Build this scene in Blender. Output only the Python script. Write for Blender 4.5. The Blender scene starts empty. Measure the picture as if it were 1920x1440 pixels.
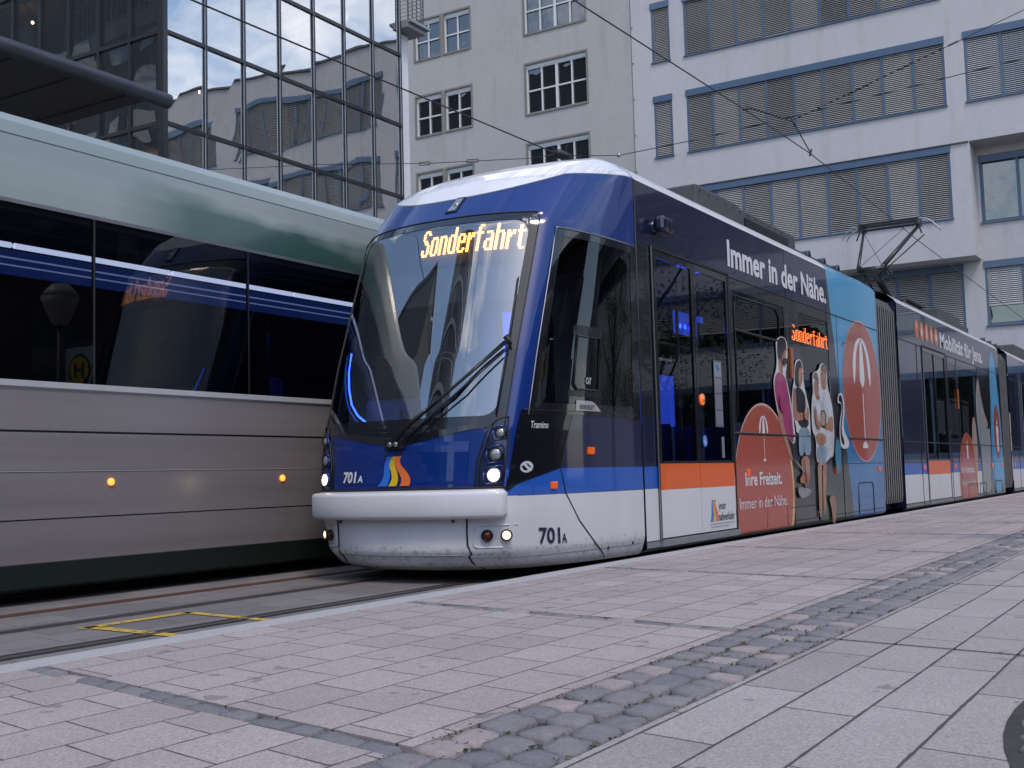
import bpy, bmesh, math, random
from mathutils import Vector, Matrix
random.seed(7)
C = bpy.context.scene.collection
R = math.radians
# ------------------------------------------------------------------ camera, sky, sun, exposure
H = 0.82
cam_d = bpy.data.cameras.new('camera'); cam = bpy.data.objects.new('camera', cam_d); C.objects.link(cam)
cam_d.sensor_width = 36; cam_d.lens = 2177/1920*36; cam_d.clip_start = .05; cam_d.clip_end = 3000
M3 = Matrix(((0.5234226, -0.05390472, -0.85036643), (-0.85165132, -0.06449901, -0.5201249), (-0.0268106, 0.99646082, -0.07966826)))
cam.matrix_world = Matrix.Translation((0, 0, H)) @ M3.to_4x4()
S = bpy.context.scene; S.camera = cam
S.render.engine = 'CYCLES'
S.view_settings.view_transform = 'Standard'; S.view_settings.look = 'None'
S.view_settings.exposure = 1.03; S.view_settings.gamma = 1
S.cycles.max_bounces = 8; S.cycles.transparent_max_bounces = 16; S.cycles.glossy_bounces = 4
S.cycles.caustics_reflective = False; S.cycles.caustics_refractive = False
SUN_EL, SUN_AZ = R(56), R(232)   # azimuth of the sun measured from +X towards +Y
W = bpy.data.worlds.new("World"); S.world = W; W.use_nodes = True
nt = W.node_tree; nt.nodes.clear()
sky = nt.nodes.new('ShaderNodeTexSky'); sky.sky_type = 'NISHITA'; sky.sun_disc = False
sky.sun_elevation = SUN_EL; sky.sun_rotation = R(90) - SUN_AZ; sky.air_density = 1.2; sky.dust_density = .9; sky.ozone_density = 1.6
tc = nt.nodes.new('ShaderNodeTexCoord'); mp = nt.nodes.new('ShaderNodeMapping'); mp.inputs['Scale'].default_value = (2.2, 2.2, 5.5); mp.inputs['Location'].default_value = (.35, 1.3, .1)
nz = nt.nodes.new('ShaderNodeTexNoise'); nz.inputs['Scale'].default_value = 1.1; nz.inputs['Detail'].default_value = 9; nz.inputs['Roughness'].default_value = .58
cr = nt.nodes.new('ShaderNodeValToRGB'); cr.color_ramp.elements[0].position = .515; cr.color_ramp.elements[1].position = .68
mx = nt.nodes.new('ShaderNodeMix'); mx.data_type = 'RGBA'; mx.inputs[7].default_value = (9.5, 9.0, 8.8, 1)
ml = nt.nodes.new('ShaderNodeMath'); ml.operation = 'MULTIPLY'; ml.inputs[1].default_value = .8
bg = nt.nodes.new('ShaderNodeBackground'); bg.inputs[1].default_value = .125
wo = nt.nodes.new('ShaderNodeOutputWorld')
L = nt.links.new
L(tc.outputs['Generated'], mp.inputs[0]); L(mp.outputs[0], nz.inputs['Vector']); L(nz.outputs[0], cr.inputs[0]); L(cr.outputs[0], ml.inputs[0])
L(ml.outputs[0], mx.inputs[0]); L(sky.outputs[0], mx.inputs[6]); L(mx.outputs[2], bg.inputs[0]); L(bg.outputs[0], wo.inputs[0])
sd = bpy.data.lights.new('sun', 'SUN'); so = bpy.data.objects.new('sun', sd); C.objects.link(so)
sd.energy = .8; sd.angle = R(14); sd.color = (1, .86, .72)
dv = Vector((math.cos(SUN_AZ)*math.cos(SUN_EL), math.sin(SUN_AZ)*math.cos(SUN_EL), math.sin(SUN_EL)))
so.rotation_euler = dv.to_track_quat('Z', 'Y').to_euler(); so.location = dv*60

# ------------------------------------------------------------------ material helpers
class X:
    """a little expression wrapper round shader math nodes"""
    def __init__(s, nt, v): s.nt = nt; s.v = v
    def _op(s, op, *a):
        n = s.nt.nodes.new('ShaderNodeMath'); n.operation = op
        for i, q in enumerate((s,)+a):
            q = q.v if isinstance(q, X) else q
            if isinstance(q, (int, float)): n.inputs[i].default_value = q
            else: s.nt.links.new(q, n.inputs[i])
        return X(s.nt, n.outputs[0])
    def __add__(s, o): return s._op('ADD', o)
    def __sub__(s, o): return s._op('SUBTRACT', o)
    def __mul__(s, o): return s._op('MULTIPLY', o)
    def __truediv__(s, o): return s._op('DIVIDE', o)
    def gt(s, o): return s._op('GREATER_THAN', o)
    def lt(s, o): return s._op('LESS_THAN', o)
    def mx(s, o): return s._op('MAXIMUM', o)
    def mn(s, o): return s._op('MINIMUM', o)
    def fl(s): return s._op('FLOOR')
    def fr(s): return s._op('FRACT')
    def ab(s): return s._op('ABSOLUTE')
    def clamp(s):
        r = s._op('MULTIPLY', 1.0); r.v.node.use_clamp = True; return r
def mat(name):
    m = bpy.data.materials.new(name); m.use_nodes = True
    return m, m.node_tree, m.node_tree.nodes['Principled BSDF']
def col(c): return (c[0], c[1], c[2], 1)
def mixc(nt, f, a, b):
    n = nt.nodes.new('ShaderNodeMix'); n.data_type = 'RGBA'
    for i, q in ((0, f), (6, a), (7, b)):
        if isinstance(q, X): nt.links.new(q.v, n.inputs[i])
        elif isinstance(q, (tuple, list)): n.inputs[i].default_value = col(q)
        elif isinstance(q, (int, float)): n.inputs[i].default_value = q
        else: nt.links.new(q, n.inputs[i])
    return n.outputs[2]
def coords(nt, off=(0, 0, 0)):
    t = nt.nodes.new('ShaderNodeTexCoord'); s = nt.nodes.new('ShaderNodeSeparateXYZ'); nt.links.new(t.outputs['Object'], s.inputs[0])
    return t.outputs['Object'], [X(nt, s.outputs[i])+off[i] for i in range(3)]
def noise(nt, vec, scale, detail=4, rough=.55, sc=None):
    n = nt.nodes.new('ShaderNodeTexNoise'); n.inputs['Scale'].default_value = scale; n.inputs['Detail'].default_value = detail; n.inputs['Roughness'].default_value = rough
    if sc:
        m = nt.nodes.new('ShaderNodeMapping'); m.inputs['Scale'].default_value = sc; nt.links.new(vec, m.inputs[0]); vec = m.outputs[0]
    nt.links.new(vec, n.inputs['Vector']); return X(nt, n.outputs[0])
def bump(nt, p, h, st=.3, dist=.01):
    b = nt.nodes.new('ShaderNodeBump'); b.inputs['Strength'].default_value = st; b.inputs['Distance'].default_value = dist
    nt.links.new(h.v, b.inputs['Height']); nt.links.new(b.outputs[0], p.inputs['Normal'])
def vary(nt, c, f, amt):
    """colour c multiplied by 1 +- amt following field f (0..1)"""
    k = (f-.5)*(2*amt)+1
    n = nt.nodes.new('ShaderNodeVectorMath'); n.operation = 'SCALE'
    if isinstance(c, (tuple, list)): n.inputs[0].default_value = c[:3]
    else: nt.links.new(c, n.inputs[0])
    nt.links.new(k.v, n.inputs['Scale']); return n.outputs[0]
def plain(name, c, rough=.5, metal=0, coat=0, nscale=6, amt=.1, bmp=0, spec=.5, emis=None, es=0):
    m, nt, p = mat(name); v, _ = coords(nt)
    f = noise(nt, v, nscale, 6)
    nt.links.new(vary(nt, c, f, amt), p.inputs['Base Color'])
    p.inputs['Roughness'].default_value = rough; p.inputs['Metallic'].default_value = metal
    p.inputs['Coat Weight'].default_value = coat; p.inputs['Coat Roughness'].default_value = .03
    p.inputs['Specular IOR Level'].default_value = spec if not coat else .15
    if bmp: bump(nt, p, noise(nt, v, nscale*12, 4), bmp, .004)
    if emis: p.inputs['Emission Color'].default_value = col(emis); p.inputs['Emission Strength'].default_value = es
    return m
def glass(name, tint, ior=1.7, rough=.0, wav=0, wscale=1.2, cell=None):
    m, nt, p = mat(name); nt.nodes.remove(p)
    o = nt.nodes['Material Output']; t = nt.nodes.new('ShaderNodeBsdfTransparent'); t.inputs[0].default_value = col(tint)
    g = nt.nodes.new('ShaderNodeBsdfGlossy'); g.inputs['Roughness'].default_value = rough; g.inputs[0].default_value = (1, 1, 1, 1)
    f = nt.nodes.new('ShaderNodeFresnel'); f.inputs[0].default_value = ior
    x = nt.nodes.new('ShaderNodeMixShader'); nt.links.new(f.outputs[0], x.inputs[0]); nt.links.new(t.outputs[0], x.inputs[1]); nt.links.new(g.outputs[0], x.inputs[2]); nt.links.new(x.outputs[0], o.inputs[0])
    if wav:
        v, _ = coords(nt); b = nt.nodes.new('ShaderNodeBump'); b.inputs['Strength'].default_value = 1; b.inputs['Distance'].default_value = wav
        h = noise(nt, v, wscale, 1, .3)
        nt.links.new(h.v, b.inputs['Height']); nt.links.new(b.outputs[0], g.inputs['Normal']); nt.links.new(b.outputs[0], f.inputs['Normal'])
    return m
def emit(name, c, s):
    m, nt, p = mat(name); p.inputs['Base Color'].default_value = col(c); p.inputs['Emission Color'].default_value = col(c); p.inputs['Emission Strength'].default_value = s
    return m

# ------------------------------------------------------------------ mesh helpers
ORG = {}
class MB:
    def __init__(s): s.v = []; s.f = []; s.m = []
    def add(s, vs, fs, mi=0):
        b = len(s.v); s.v += [tuple(q) for q in vs]; s.f += [tuple(b+i for i in f) for f in fs]; s.m += [mi]*len(fs); return s
    def box(s, x0, x1, y0, y1, z0, z1, mi=0):
        vs = [(x, y, z) for x in (x0, x1) for y in (y0, y1) for z in (z0, z1)]
        return s.add(vs, [(0, 1, 3, 2), (4, 6, 7, 5), (0, 4, 5, 1), (2, 3, 7, 6), (0, 2, 6, 4), (1, 5, 7, 3)], mi)
    def quad(s, a, b, c, d, mi=0): return s.add([a, b, c, d], [(0, 1, 2, 3)], mi)
    def tube(s, pts, r, n=8, mi=0, r2=None):
        pts = [Vector(p) for p in pts]; rings = []
        for i, p in enumerate(pts):
            d = (pts[min(i+1, len(pts)-1)]-pts[max(i-1, 0)]).normalized()
            a = Vector((0, 0, 1)) if abs(d.z) < .9 else Vector((1, 0, 0))
            u = d.cross(a).normalized(); w = d.cross(u)
            rr = r if r2 is None else r+(r2-r)*i/(len(pts)-1)
            rings.append([p+u*(math.cos(2*math.pi*k/n)*rr)+w*(math.sin(2*math.pi*k/n)*rr) for k in range(n)])
        vs = [q for g in rings for q in g]; fs = []
        for i in range(len(rings)-1):
            for k in range(n): fs.append((i*n+k, i*n+(k+1) % n, (i+1)*n+(k+1) % n, (i+1)*n+k))
        fs.append(tuple(range(n))[::-1]); fs.append(tuple((len(rings)-1)*n+k for k in range(n)))
        return s.add(vs, fs, mi)
    def disc(s, c, nrm, r, n=20, mi=0, th=.0, dome=0.):
        c = Vector(c); nrm = Vector(nrm).normalized(); a = Vector((0, 0, 1)) if abs(nrm.z) < .9 else Vector((1, 0, 0))
        u = nrm.cross(a).normalized(); w = nrm.cross(u)
        vs = []; fs = []
        prof = [(1, 0), (1, th)] if th else [(1, 0)]
        if dome: prof += [(.8, th+dome*.45), (.5, th+dome*.8), (.2, th+dome*.97)]
        for (k, h) in prof:
            vs += [c+nrm*h+(u*math.cos(2*math.pi*j/n)+w*math.sin(2*math.pi*j/n))*r*k for j in range(n)]
        for i in range(len(prof)-1):
            for j in range(n): fs.append((i*n+j, i*n+(j+1) % n, (i+1)*n+(j+1) % n, (i+1)*n+j))
        fs.append(tuple((len(prof)-1)*n+j for j in range(n)))
        return s.add(vs, fs, mi)
    def ring(s, c, nrm, r, w, n=24, mi=0, h=.012):
        c = Vector(c); nrm = Vector(nrm).normalized(); a = Vector((0, 0, 1)) if abs(nrm.z) < .9 else Vector((1, 0, 0))
        u = nrm.cross(a).normalized(); ww = nrm.cross(u); vs = []; fs = []
        for (k, hh) in ((r-w, -h), (r-w, h), (r, h), (r, -h)):
            vs += [c+nrm*hh+(u*math.cos(2*math.pi*j/n)+ww*math.sin(2*math.pi*j/n))*k for j in range(n)]
        for i in range(4):
            for j in range(n): fs.append((i*n+j, i*n+(j+1) % n, ((i+1) % 4)*n+(j+1) % n, ((i+1) % 4)*n+j))
        return s.add(vs, fs, mi)
    def build(s, name, mats, parent=None, smooth=False, bevel=0):
        me = bpy.data.meshes.new(name); o0 = ORG.get(parent.name, (0, 0, 0)) if parent else (0, 0, 0)
        me.from_pydata([(a-o0[0], b-o0[1], c-o0[2]) for a, b, c in s.v], [], s.f)
        if not isinstance(mats, (list, tuple)): mats = [mats]
        for m in mats: me.materials.append(m)
        me.polygons.foreach_set('material_index', s.m)
        if smooth: me.polygons.foreach_set('use_smooth', [True]*len(s.f))
        me.validate(); me.update()
        o = bpy.data.objects.new(name, me); C.objects.link(o)
        if parent: o.parent = parent
        ORG[o.name] = o0
        if smooth:
            e = o.modifiers.new('n', 'WEIGHTED_NORMAL') if smooth == 2 else None
        if bevel:
            b = o.modifiers.new('bevel', 'BEVEL'); b.width = bevel; b.segments = 2; b.limit_method = 'ANGLE'
        return o
def thing(name, loc, label, cat, group=None):
    o = bpy.data.objects.new(name, None); C.objects.link(o); o.location = loc; o.empty_display_size = .2
    ORG[o.name] = loc; o['label'] = label; o['category'] = cat
    if group: o['group'] = group
    return o
def tag(o, label, cat, group=None):
    o['label'] = label; o['category'] = cat
    if group: o['group'] = group
    return o
def struct(o, kind='structure'): o['kind'] = kind; return o
def recalc(o):
    bm = bmesh.new(); bm.from_mesh(o.data); bmesh.ops.recalc_face_normals(bm, faces=bm.faces); bm.to_mesh(o.data); bm.free(); return o
def text_tris(s, size=1., bold=0., sx=1., shear=0.):
    cu = bpy.data.curves.new('t', 'FONT'); cu.body = s; cu.size = size; cu.offset = bold; cu.shear = shear; cu.resolution_u = 3
    o = bpy.data.objects.new('t', cu); C.objects.link(o)
    bpy.context.view_layer.update()
    dg = bpy.context.evaluated_depsgraph_get(); e = o.evaluated_get(dg); me = e.to_mesh()
    vs = [(v.co.x*sx, v.co.y) for v in me.vertices]; fs = [tuple(p.vertices) for p in me.polygons]
    e.to_mesh_clear(); bpy.data.objects.remove(o); bpy.data.curves.remove(cu)
    return vs, fs
def text_fit(s, x0, x1, z0, h, fn, mb, bold=0., mi=0, shear=0., z1=None):
    """writing of cap height h from x0 to x1, baseline z0 (z1 at its end), mapped by fn(x,z)"""
    vs, fs = text_tris(s, h/.73, bold, 1, shear)
    a = min(v[0] for v in vs); b = max(v[0] for v in vs); k = (x1-x0)/(b-a)
    z1 = z0 if z1 is None else z1
    mb.add([fn(x0+(v[0]-a)*k, z0+(z1-z0)*(v[0]-a)/(b-a)+v[1]) for v in vs], fs, mi)
def children(o): return list(o.children)
import math
TC=5.65
KZ=[(.10,7.55,7.95,.84),(.14,7.44,7.78,.87),(.25,7.36,7.66,.90),(.53,7.38,7.62,.93),(.75,7.38,7.62,.94),(1.2,7.42,7.68,.955),(1.8,7.60,7.87,.965),(2.95,8.00,8.31,.965),(3.42,8.46,8.74,.965),(3.54,8.68,8.93,.955),(3.65,8.96,9.16,.92),(3.73,9.24,9.38,.85),(3.78,9.50,9.55,.72)]
RT=[(.10,1.09),(.14,1.12),(.25,1.15),(3.53,1.15),(3.60,1.10),(3.68,1.0),(3.75,.86),(3.78,.72)]
XR=9.58
def lerp_tab(T,z):
    if z<=T[0][0]: return T[0][1:]
    for a,b in zip(T,T[1:]):
        if z<=b[0]:
            f=(z-a[0])/(b[0]-a[0]); return tuple(a[i]+(b[i]-a[i])*f for i in range(1,len(a)))
    return T[-1][1:]
_pc={}
NP=160
def plan(z):
    k=round(z,4)
    if k in _pc: return _pc[k]
    x0,xc,wc=lerp_tab(KZ,z); (w,)=lerp_tab(RT,z); pts=[]
    for i in range(NP+1):
        u=i/NP
        if u<=.5:
            s=u/.5; pts.append([x0+(xc-x0)*s**2.6, wc*s])
        else:
            s=(u-.5)/.5; e=1-(1-s)**2.2
            pts.append([xc+(XR-xc)*s**1.15, wc+(w-wc)*e])
    for _ in range(7):
        q=[p[:] for p in pts]
        for i in range(1,NP):
            q[i][0]=.25*pts[i-1][0]+.5*pts[i][0]+.25*pts[i+1][0]
            q[i][1]=.25*pts[i-1][1]+.5*pts[i][1]+.25*pts[i+1][1]
        pts=q
    _pc[k]=pts; return pts
def pos(u,z,off=0.):
    """u in -1..1 (negative = platform side, y small)"""
    s=-1 if u<0 else 1; a=min(abs(u),1)*NP; i=min(int(a),NP-1); f=a-i
    P=plan(z); x=P[i][0]+(P[i+1][0]-P[i][0])*f; t=P[i][1]+(P[i+1][1]-P[i][1])*f
    if off:
        j=max(i-1,0); k=min(i+2,NP)
        tx=P[k][0]-P[j][0]; tt=P[k][1]-P[j][1]; n=math.hypot(tx,tt) or 1
        if i==0 and f<.5 : tx,tt,n=0,1,1
        x-=off*tt/n; t+=off*tx/n
    return (x,TC+s*t,z)
# ------------------------------------------------------------------ materials
rubber = plain('black rubber', (.012, .012, .013), .55)
blackm = plain('black painted metal', (.015, .015, .017), .4, coat=.3)
darkgrey = plain('dark grey roof metal', (.06, .065, .07), .5, amt=.2)
steel = plain('bare steel', (.35, .35, .36), .35, metal=.9)
mullm = plain('anthracite window profile', (.028, .03, .036), .35, coat=.3)
navy = plain('navy paint', (.007, .011, .04), .25, coat=1, amt=.05)
cabblue = plain('blue paint', (.003, .024, .165), .25, coat=.7, amt=.05)
stripeb = plain('mid blue stripe', (.012, .09, .42), .3, coat=.6, amt=.05)
whitep = plain('white tram paint', (.62, .62, .65), .32, coat=.4, amt=.04, nscale=2)
orangep = plain('orange door band', (.72, .12, .02), .35, coat=.5, amt=.05)
ledm = emit('amber dots', (1, .36, .08), 5.0)
ledo = emit('orange dots', (1, .2, .04), 1.6)
bluelight = emit('blue interior light', (.03, .10, 1.), 3.5)
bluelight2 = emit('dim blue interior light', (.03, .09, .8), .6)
tintg = glass('tinted tram glass', (.34, .35, .38), 1.5)
doorg = glass('door glass', (.42, .43, .46), 1.5, wav=.0008, wscale=1.5)
screeng = glass('windscreen glass', (.72, .76, .80), 3.2)
pxm = lambda n, c: plain(n, c, .35, coat=.4, amt=.04)
lampglass = plain('clear lamp lens', (.35, .36, .38), .12, coat=1, metal=.5)
headon = emit('lit headlamp', (1, .80, .52), 5)
fogon = emit('lit fog lamp', (1, .8, .5), .8)
redlens = plain('red lens', (.10, .005, .005), .15, coat=1)
amberlens = plain('amber lens', (.62, .09, .01), .2, coat=1, emis=(1, .15, .01), es=.12)

# ------------------------------------------------------------------ ground
def ground_mat(name, base, row, ln, skew, joint, amt, speck=.22, rgh=.85, strips=False):
    m, nt, p = mat(name); v, (x, y, z) = coords(nt)
    wob = (noise(nt, v, 1.3, 2)-.5)*.02
    s = x-y*skew+wob; yy = y+wob*.5
    ry = yy/row; ri = ry.fl()
    wn = nt.nodes.new('ShaderNodeTexWhiteNoise'); wn.noise_dimensions = '1D'; nt.links.new(ri.v, wn.inputs['W'])
    so_ = s/ln+X(nt, wn.outputs[0])*.35+ri*.5
    ci = so_.fl()
    dy = (ry.fr()-.5).ab()*-1+.5; dx = (so_.fr()-.5).ab()*-1+.5
    jn = noise(nt, v, 9, 3)
    jw = jn*joint*1.5+joint*.15
    d = (dy*row).mn(dx*ln)
    jm = d.lt(jw)
    cx_ = nt.nodes.new('ShaderNodeCombineXYZ'); nt.links.new(ci.v, cx_.inputs[0]); nt.links.new(ri.v, cx_.inputs[1])
    w2 = nt.nodes.new('ShaderNodeTexWhiteNoise'); w2.noise_dimensions = '2D'; nt.links.new(cx_.outputs[0], w2.inputs['Vector'])
    cell = X(nt, w2.outputs[0])
    c = vary(nt, base, cell, amt)
    c = vary(nt, c, noise(nt, v, .9, 5), .22)
    sp = noise(nt, v, 120, 4, .8)
    c = vary(nt, c, ((sp-.5)*3.2+.5).clamp(), speck*1.5)
    sp2 = noise(nt, v, 330, 2, .8)
    c = vary(nt, c, ((sp2-.5)*3+.5).clamp(), speck)
    st = noise(nt, v, 5.5, 2); st2 = noise(nt, v, 23, 2)
    c = mixc(nt, st.gt(.69)*.5, c, (.09, .085, .09))
    c = mixc(nt, st2.gt(.775)*.6, c, (.07, .065, .07))
    c = mixc(nt, jm*.88, c, (.035, .03, .032))
    nt.links.new(c, p.inputs['Base Color']); p.inputs['Roughness'].default_value = rgh
    hgt = sp*.25+(d*(1/.008)).clamp()*1.0
    bump(nt, p, hgt, .55, .004)
    return m
def sheet(name, x0, x1, y0, y1, z, m, nx=1, ny=1):
    b = MB(); b.quad((x0, y0, z), (x1, y0, z), (x1, y1, z), (x0, y1, z)); return struct(b.build(name, m))
road_m = ground_mat('grey track paving', (.15, .138, .138), .30, .42, .22, .004, .12)
pave_m = ground_mat('pink grey granular slabs', (.325, .284, .276), .2763, .34, .235, .0045, .08)
pave2_m = ground_mat('grey granular slabs in long rows', (.305, .272, .27), .2335, .78, .235, .0055, .11)
kerb_m = plain('pale granite kerb', (.37, .355, .365), .7, nscale=60, amt=.25, bmp=.3)
soil_m = plain('dark joint filling', (.045, .042, .04), .95, nscale=30, amt=.5, bmp=.6)
sheet('ground', -400, 600, -400, 600, -.02, plain('far asphalt', (.12, .12, .125), .9, nscale=.5, amt=.3))
sheet('road', -40, 44.5, 4.25, 17.6, 0, road_m)
# pavement bands between the cobble strips: 8 rows of slabs, then long-row slabs
KY = 4.07; S0 = 2.955-.235*3.99; SP = 2.46; SK = .235
def band(b, ya, yb, z=.12, w=.052):
    k = -14
    while k < 17:
        sa = S0+k*SP+w; sb = S0+(k+1)*SP-w
        b.quad((sa+SK*ya, ya, z), (sb+SK*ya, ya, z), (sb+SK*yb, yb, z), (sa+SK*yb, yb, z))
        for (s_, e) in ((sa, 1), (sb, 0)): b.quad((s_+SK*ya, ya, z), (s_+SK*yb, yb, z), (s_+SK*yb, yb, z-.03), (s_+SK*ya, ya, z-.03))
        b.quad((sa+SK*ya, ya, z), (sb+SK*ya, ya, z), (sb+SK*ya, ya, z-.03), (sa+SK*ya, ya, z-.03))
        b.quad((sa+SK*yb, yb, z), (sb+SK*yb, yb, z), (sb+SK*yb, yb, z-.03), (sa+SK*yb, yb, z-.03))
        k += 1
b = MB(); band(b, 1.872, KY-.012); struct(b.build('pavement', pave_m))
b = MB(); band(b, -12, 1.43, w=.02); struct(b.build('pavement', pave2_m))
sheet('pavement_bed', -40, 44.5, -12, 4.08, .102, soil_m)
# kerb stones
b = MB(); x = -38.
while x < 44:
    l = 1.0; b.box(x+.003, x+l-.003, KY, 4.25, -.01, .122+random.uniform(-.001, .001)); x += l
struct(b.build('kerb', kerb_m, bevel=.006))
# cobbles
cob_m, nt, p = mat('worn blue grey cobble'); v, _ = coords(nt)
oi = nt.nodes.new('ShaderNodeAttribute'); oi.attribute_name = 'tone'
c = mixc(nt, X(nt, oi.outputs['Fac']), (.16, .16, .178), (.34, .29, .28)); c = vary(nt, c, noise(nt, v, 70, 5, .7), .45); c = vary(nt, c, noise(nt, v, 9, 3), .25)
nt.links.new(c, p.inputs['Base Color']); p.inputs['Roughness'].default_value = .75; bump(nt, p, noise(nt, v, 38, 7, .7), .9, .012)
def cobbles(cells, name):
    """cells: (cx, cy, lx, ly, angle) uneven domed stones"""
    b = MB(); tone = []
    for (cx, cy, lx, ly) in cells:
        n = 16; t = random.random(); t = .05+.35*t if t < .86 else .9; hz = random.uniform(-.004, .004)
        per = []; ex = random.uniform(4, 8)
        for k in range(n):
            a = 2*math.pi*(k+.5)/n; ca, sa = math.cos(a), math.sin(a)
            r = (abs(ca)**ex+abs(sa)**ex)**(-1/ex)*random.uniform(.93, 1.05)
            per.append((ca*r*lx/2, sa*r*ly/2))
        vs = []
        tx, ty = random.uniform(-.04, .04), random.uniform(-.04, .04)
        for (k, h) in ((1., -.03), (.99, -.008), (.93, .001), (.5, .003)):
            for (px, py) in per: vs.append((cx+px*k+SK*py*k, cy+py*k, .118+hz+h+px*tx+py*ty+random.uniform(-.002, .002)))
        fs = [(i*n+j, i*n+(j+1) % n, (i+1)*n+(j+1) % n, (i+1)*n+j) for i in range(3) for j in range(n)]+[tuple(3*n+j for j in range(n))]
        b.add(vs, fs); tone += [t]*len(fs)
    o = b.build(name, cob_m, smooth=True)
    at = o.data.attributes.new('tone', 'FLOAT', 'FACE'); at.data.foreach_set('value', tone)
    return struct(o)
cells = []
for r_ in range(3):
    x = -6.+random.random()*.1; cy = 1.445+.071+r_*.142
    while x < 44:
        l = random.uniform(.12, .20); cells.append((x+l/2, cy+random.uniform(-.006, .006), l*.95, .142*random.uniform(.91, .96))); x += l
cobbles(cells, 'cobble_strip')
cells = []
for k in range(-3, 16):
    y = 1.88
    while y < KY-.05:
        l = random.uniform(.13, .2)
        if y+l > KY: l = KY-y
        cells.append((S0+k*SP+SK*(y+l/2)-.003, y+l/2, .098, l*.97)); y += l
cobbles(cells, 'cobble_cross_strips')
# weeds in the joints
b = MB()
for i in range(1500):
    x = random.choice([random.uniform(1.8, 9), random.uniform(2.5, 7), random.uniform(3, 20)])
    rr = random.choice([1.445, 1.587, 1.729, 1.871, None, None])
    if math.sin(x*3.1)+math.sin(x*7.7+1) < -.2 : continue
    y = rr+random.gauss(0, .008) if rr else random.uniform(1.44, 1.87)
    if rr is None: x = round(x/.163)*.163+random.gauss(0, .006)
    for q in range(3):
        a = random.uniform(0, 6.28); l = random.uniform(.005, .013); w = l*.3; zz = .112+random.uniform(0, .006)
        dx, dy = math.cos(a), math.sin(a)
        b.add([(x, y, zz), (x+dx*l*.5-dy*w, y+dy*l*.5+dx*w, zz+l*.5), (x+dx*l, y+dy*l, zz+l*.35), (x+dx*l*.5+dy*w, y+dy*l*.5-dx*w, zz+l*.45)], [(0, 1, 2, 3)])
struct(b.build('weeds', plain('joint weeds', (.07, .10, .03), .7, nscale=40, amt=.4)), 'stuff')
b = MB(); rnd = random.Random(3)
for i in range(900):
    k = rnd.randint(0, 5); y = rnd.uniform(.2, 4.05); x = S0+k*SP+SK*y+rnd.choice([-.06, .055])+rnd.gauss(0, .007)
    if rnd.random() < .45: x = rnd.uniform(2, 9); y = rnd.choice([1.43, 1.88])+rnd.gauss(0, .008)
    r_ = rnd.uniform(.001, .003); b.disc((x, y, .119), (0, 0, 1), r_, 5, 0, 0, r_)
struct(b.build('joint_grit', plain('brown grit', (.10, .085, .07), .95, nscale=50, amt=.6)), 'stuff')
# rails of both tracks, drain grating, yellow marking
railm = plain('worn rail steel', (.16, .14, .13), .38, metal=.7, nscale=30, amt=.4)
rustm = plain('rusty iron grating', (.10, .045, .03), .85, nscale=60, amt=.6, bmp=.8)
for (tcy, nm) in ((TC, 1), (8.45, 2)):
    b = MB()
    for s_ in (-.5, .5):
        y = tcy+s_*1.0-(.04 if nm == 1 and s_ > 0 else 0); i = -1 if s_ > 0 else 1
        b.box(-40, 44.4, y-.03, y+.03, -.01, .006, 0)           # rail head
        b.box(-40, 44.4, *sorted((y+.03*i, y+.07*i)), -.01, .0035, 1)   # groove
        b.box(-40, 44.4, *sorted((y+.07*i, y+.085*i)), -.01, .006, 0)
        b.box(-40, 44.4, *sorted((y-.03*i, y-.06*i)), -.01, .0035, 1)
    struct(b.build('rails', [railm, rubber]))
b = MB(); x = -10.
while x < 30:
    b.box(x, x+.025, 6.80, 6.88, -.01, .006); x += .045
b.box(-10, 30, 6.785, 6.80, -.01, .008); b.box(-10, 30, 6.88, 6.895, -.01, .008); b.box(-10, 30, 6.80, 6.88, -.01, .002)
struct(b.build('drain_grating', rustm))
ym, nt, p = mat('worn yellow paint'); v, _ = coords(nt)
nt.links.new(vary(nt, (.55, .38, .06), noise(nt, v, 30, 4), .2), p.inputs['Base Color'])
al = noise(nt, v, 26, 6, .7).gt(.43)
nt.links.new(al.v, p.inputs['Alpha'])
b = MB()
def yl(p0, p1, w):
    a = Vector(p0+(0,)); c = Vector(p1+(0,)); d = (c-a).normalized(); nn = Vector((-d.y, d.x, 0))*w/2
    b.quad(*[(q.x, q.y, .005) for q in (a-nn, c-nn, c+nn, a+nn)])
yl((4.52, 5.77), (5.38, 5.77), .085); yl((4.60, 5.80), (4.45, 4.28), .09); yl((5.36, 5.80), (5.12, 4.28), .075)
struct(b.build('yellow_marking', ym))
# round tree pit with its ring of setts
pcx, pcy, pr0 = 3.6, -2.0, 2.56
b = MB(); b.disc((pcx, pcy, .1235), (0, 0, 1), pr0, 96); struct(b.build('tree_pit_bed', soil_m))
cells_ = []
for k in range(4):
    rr = pr0-.10-.135*k; n_ = int(2*math.pi*rr/.15)
    for j in range(n_):
        a = 2*math.pi*(j+.5*(k % 2))/n_
        if math.sin(a) > .2: cells_.append((pcx+rr*math.cos(a), pcy+rr*math.sin(a), .125, .12))
SKs = SK; SK = 0.; o_ = cobbles(cells_, 'tree_pit_setts'); SK = SKs; o_.location.z = .012
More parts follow.
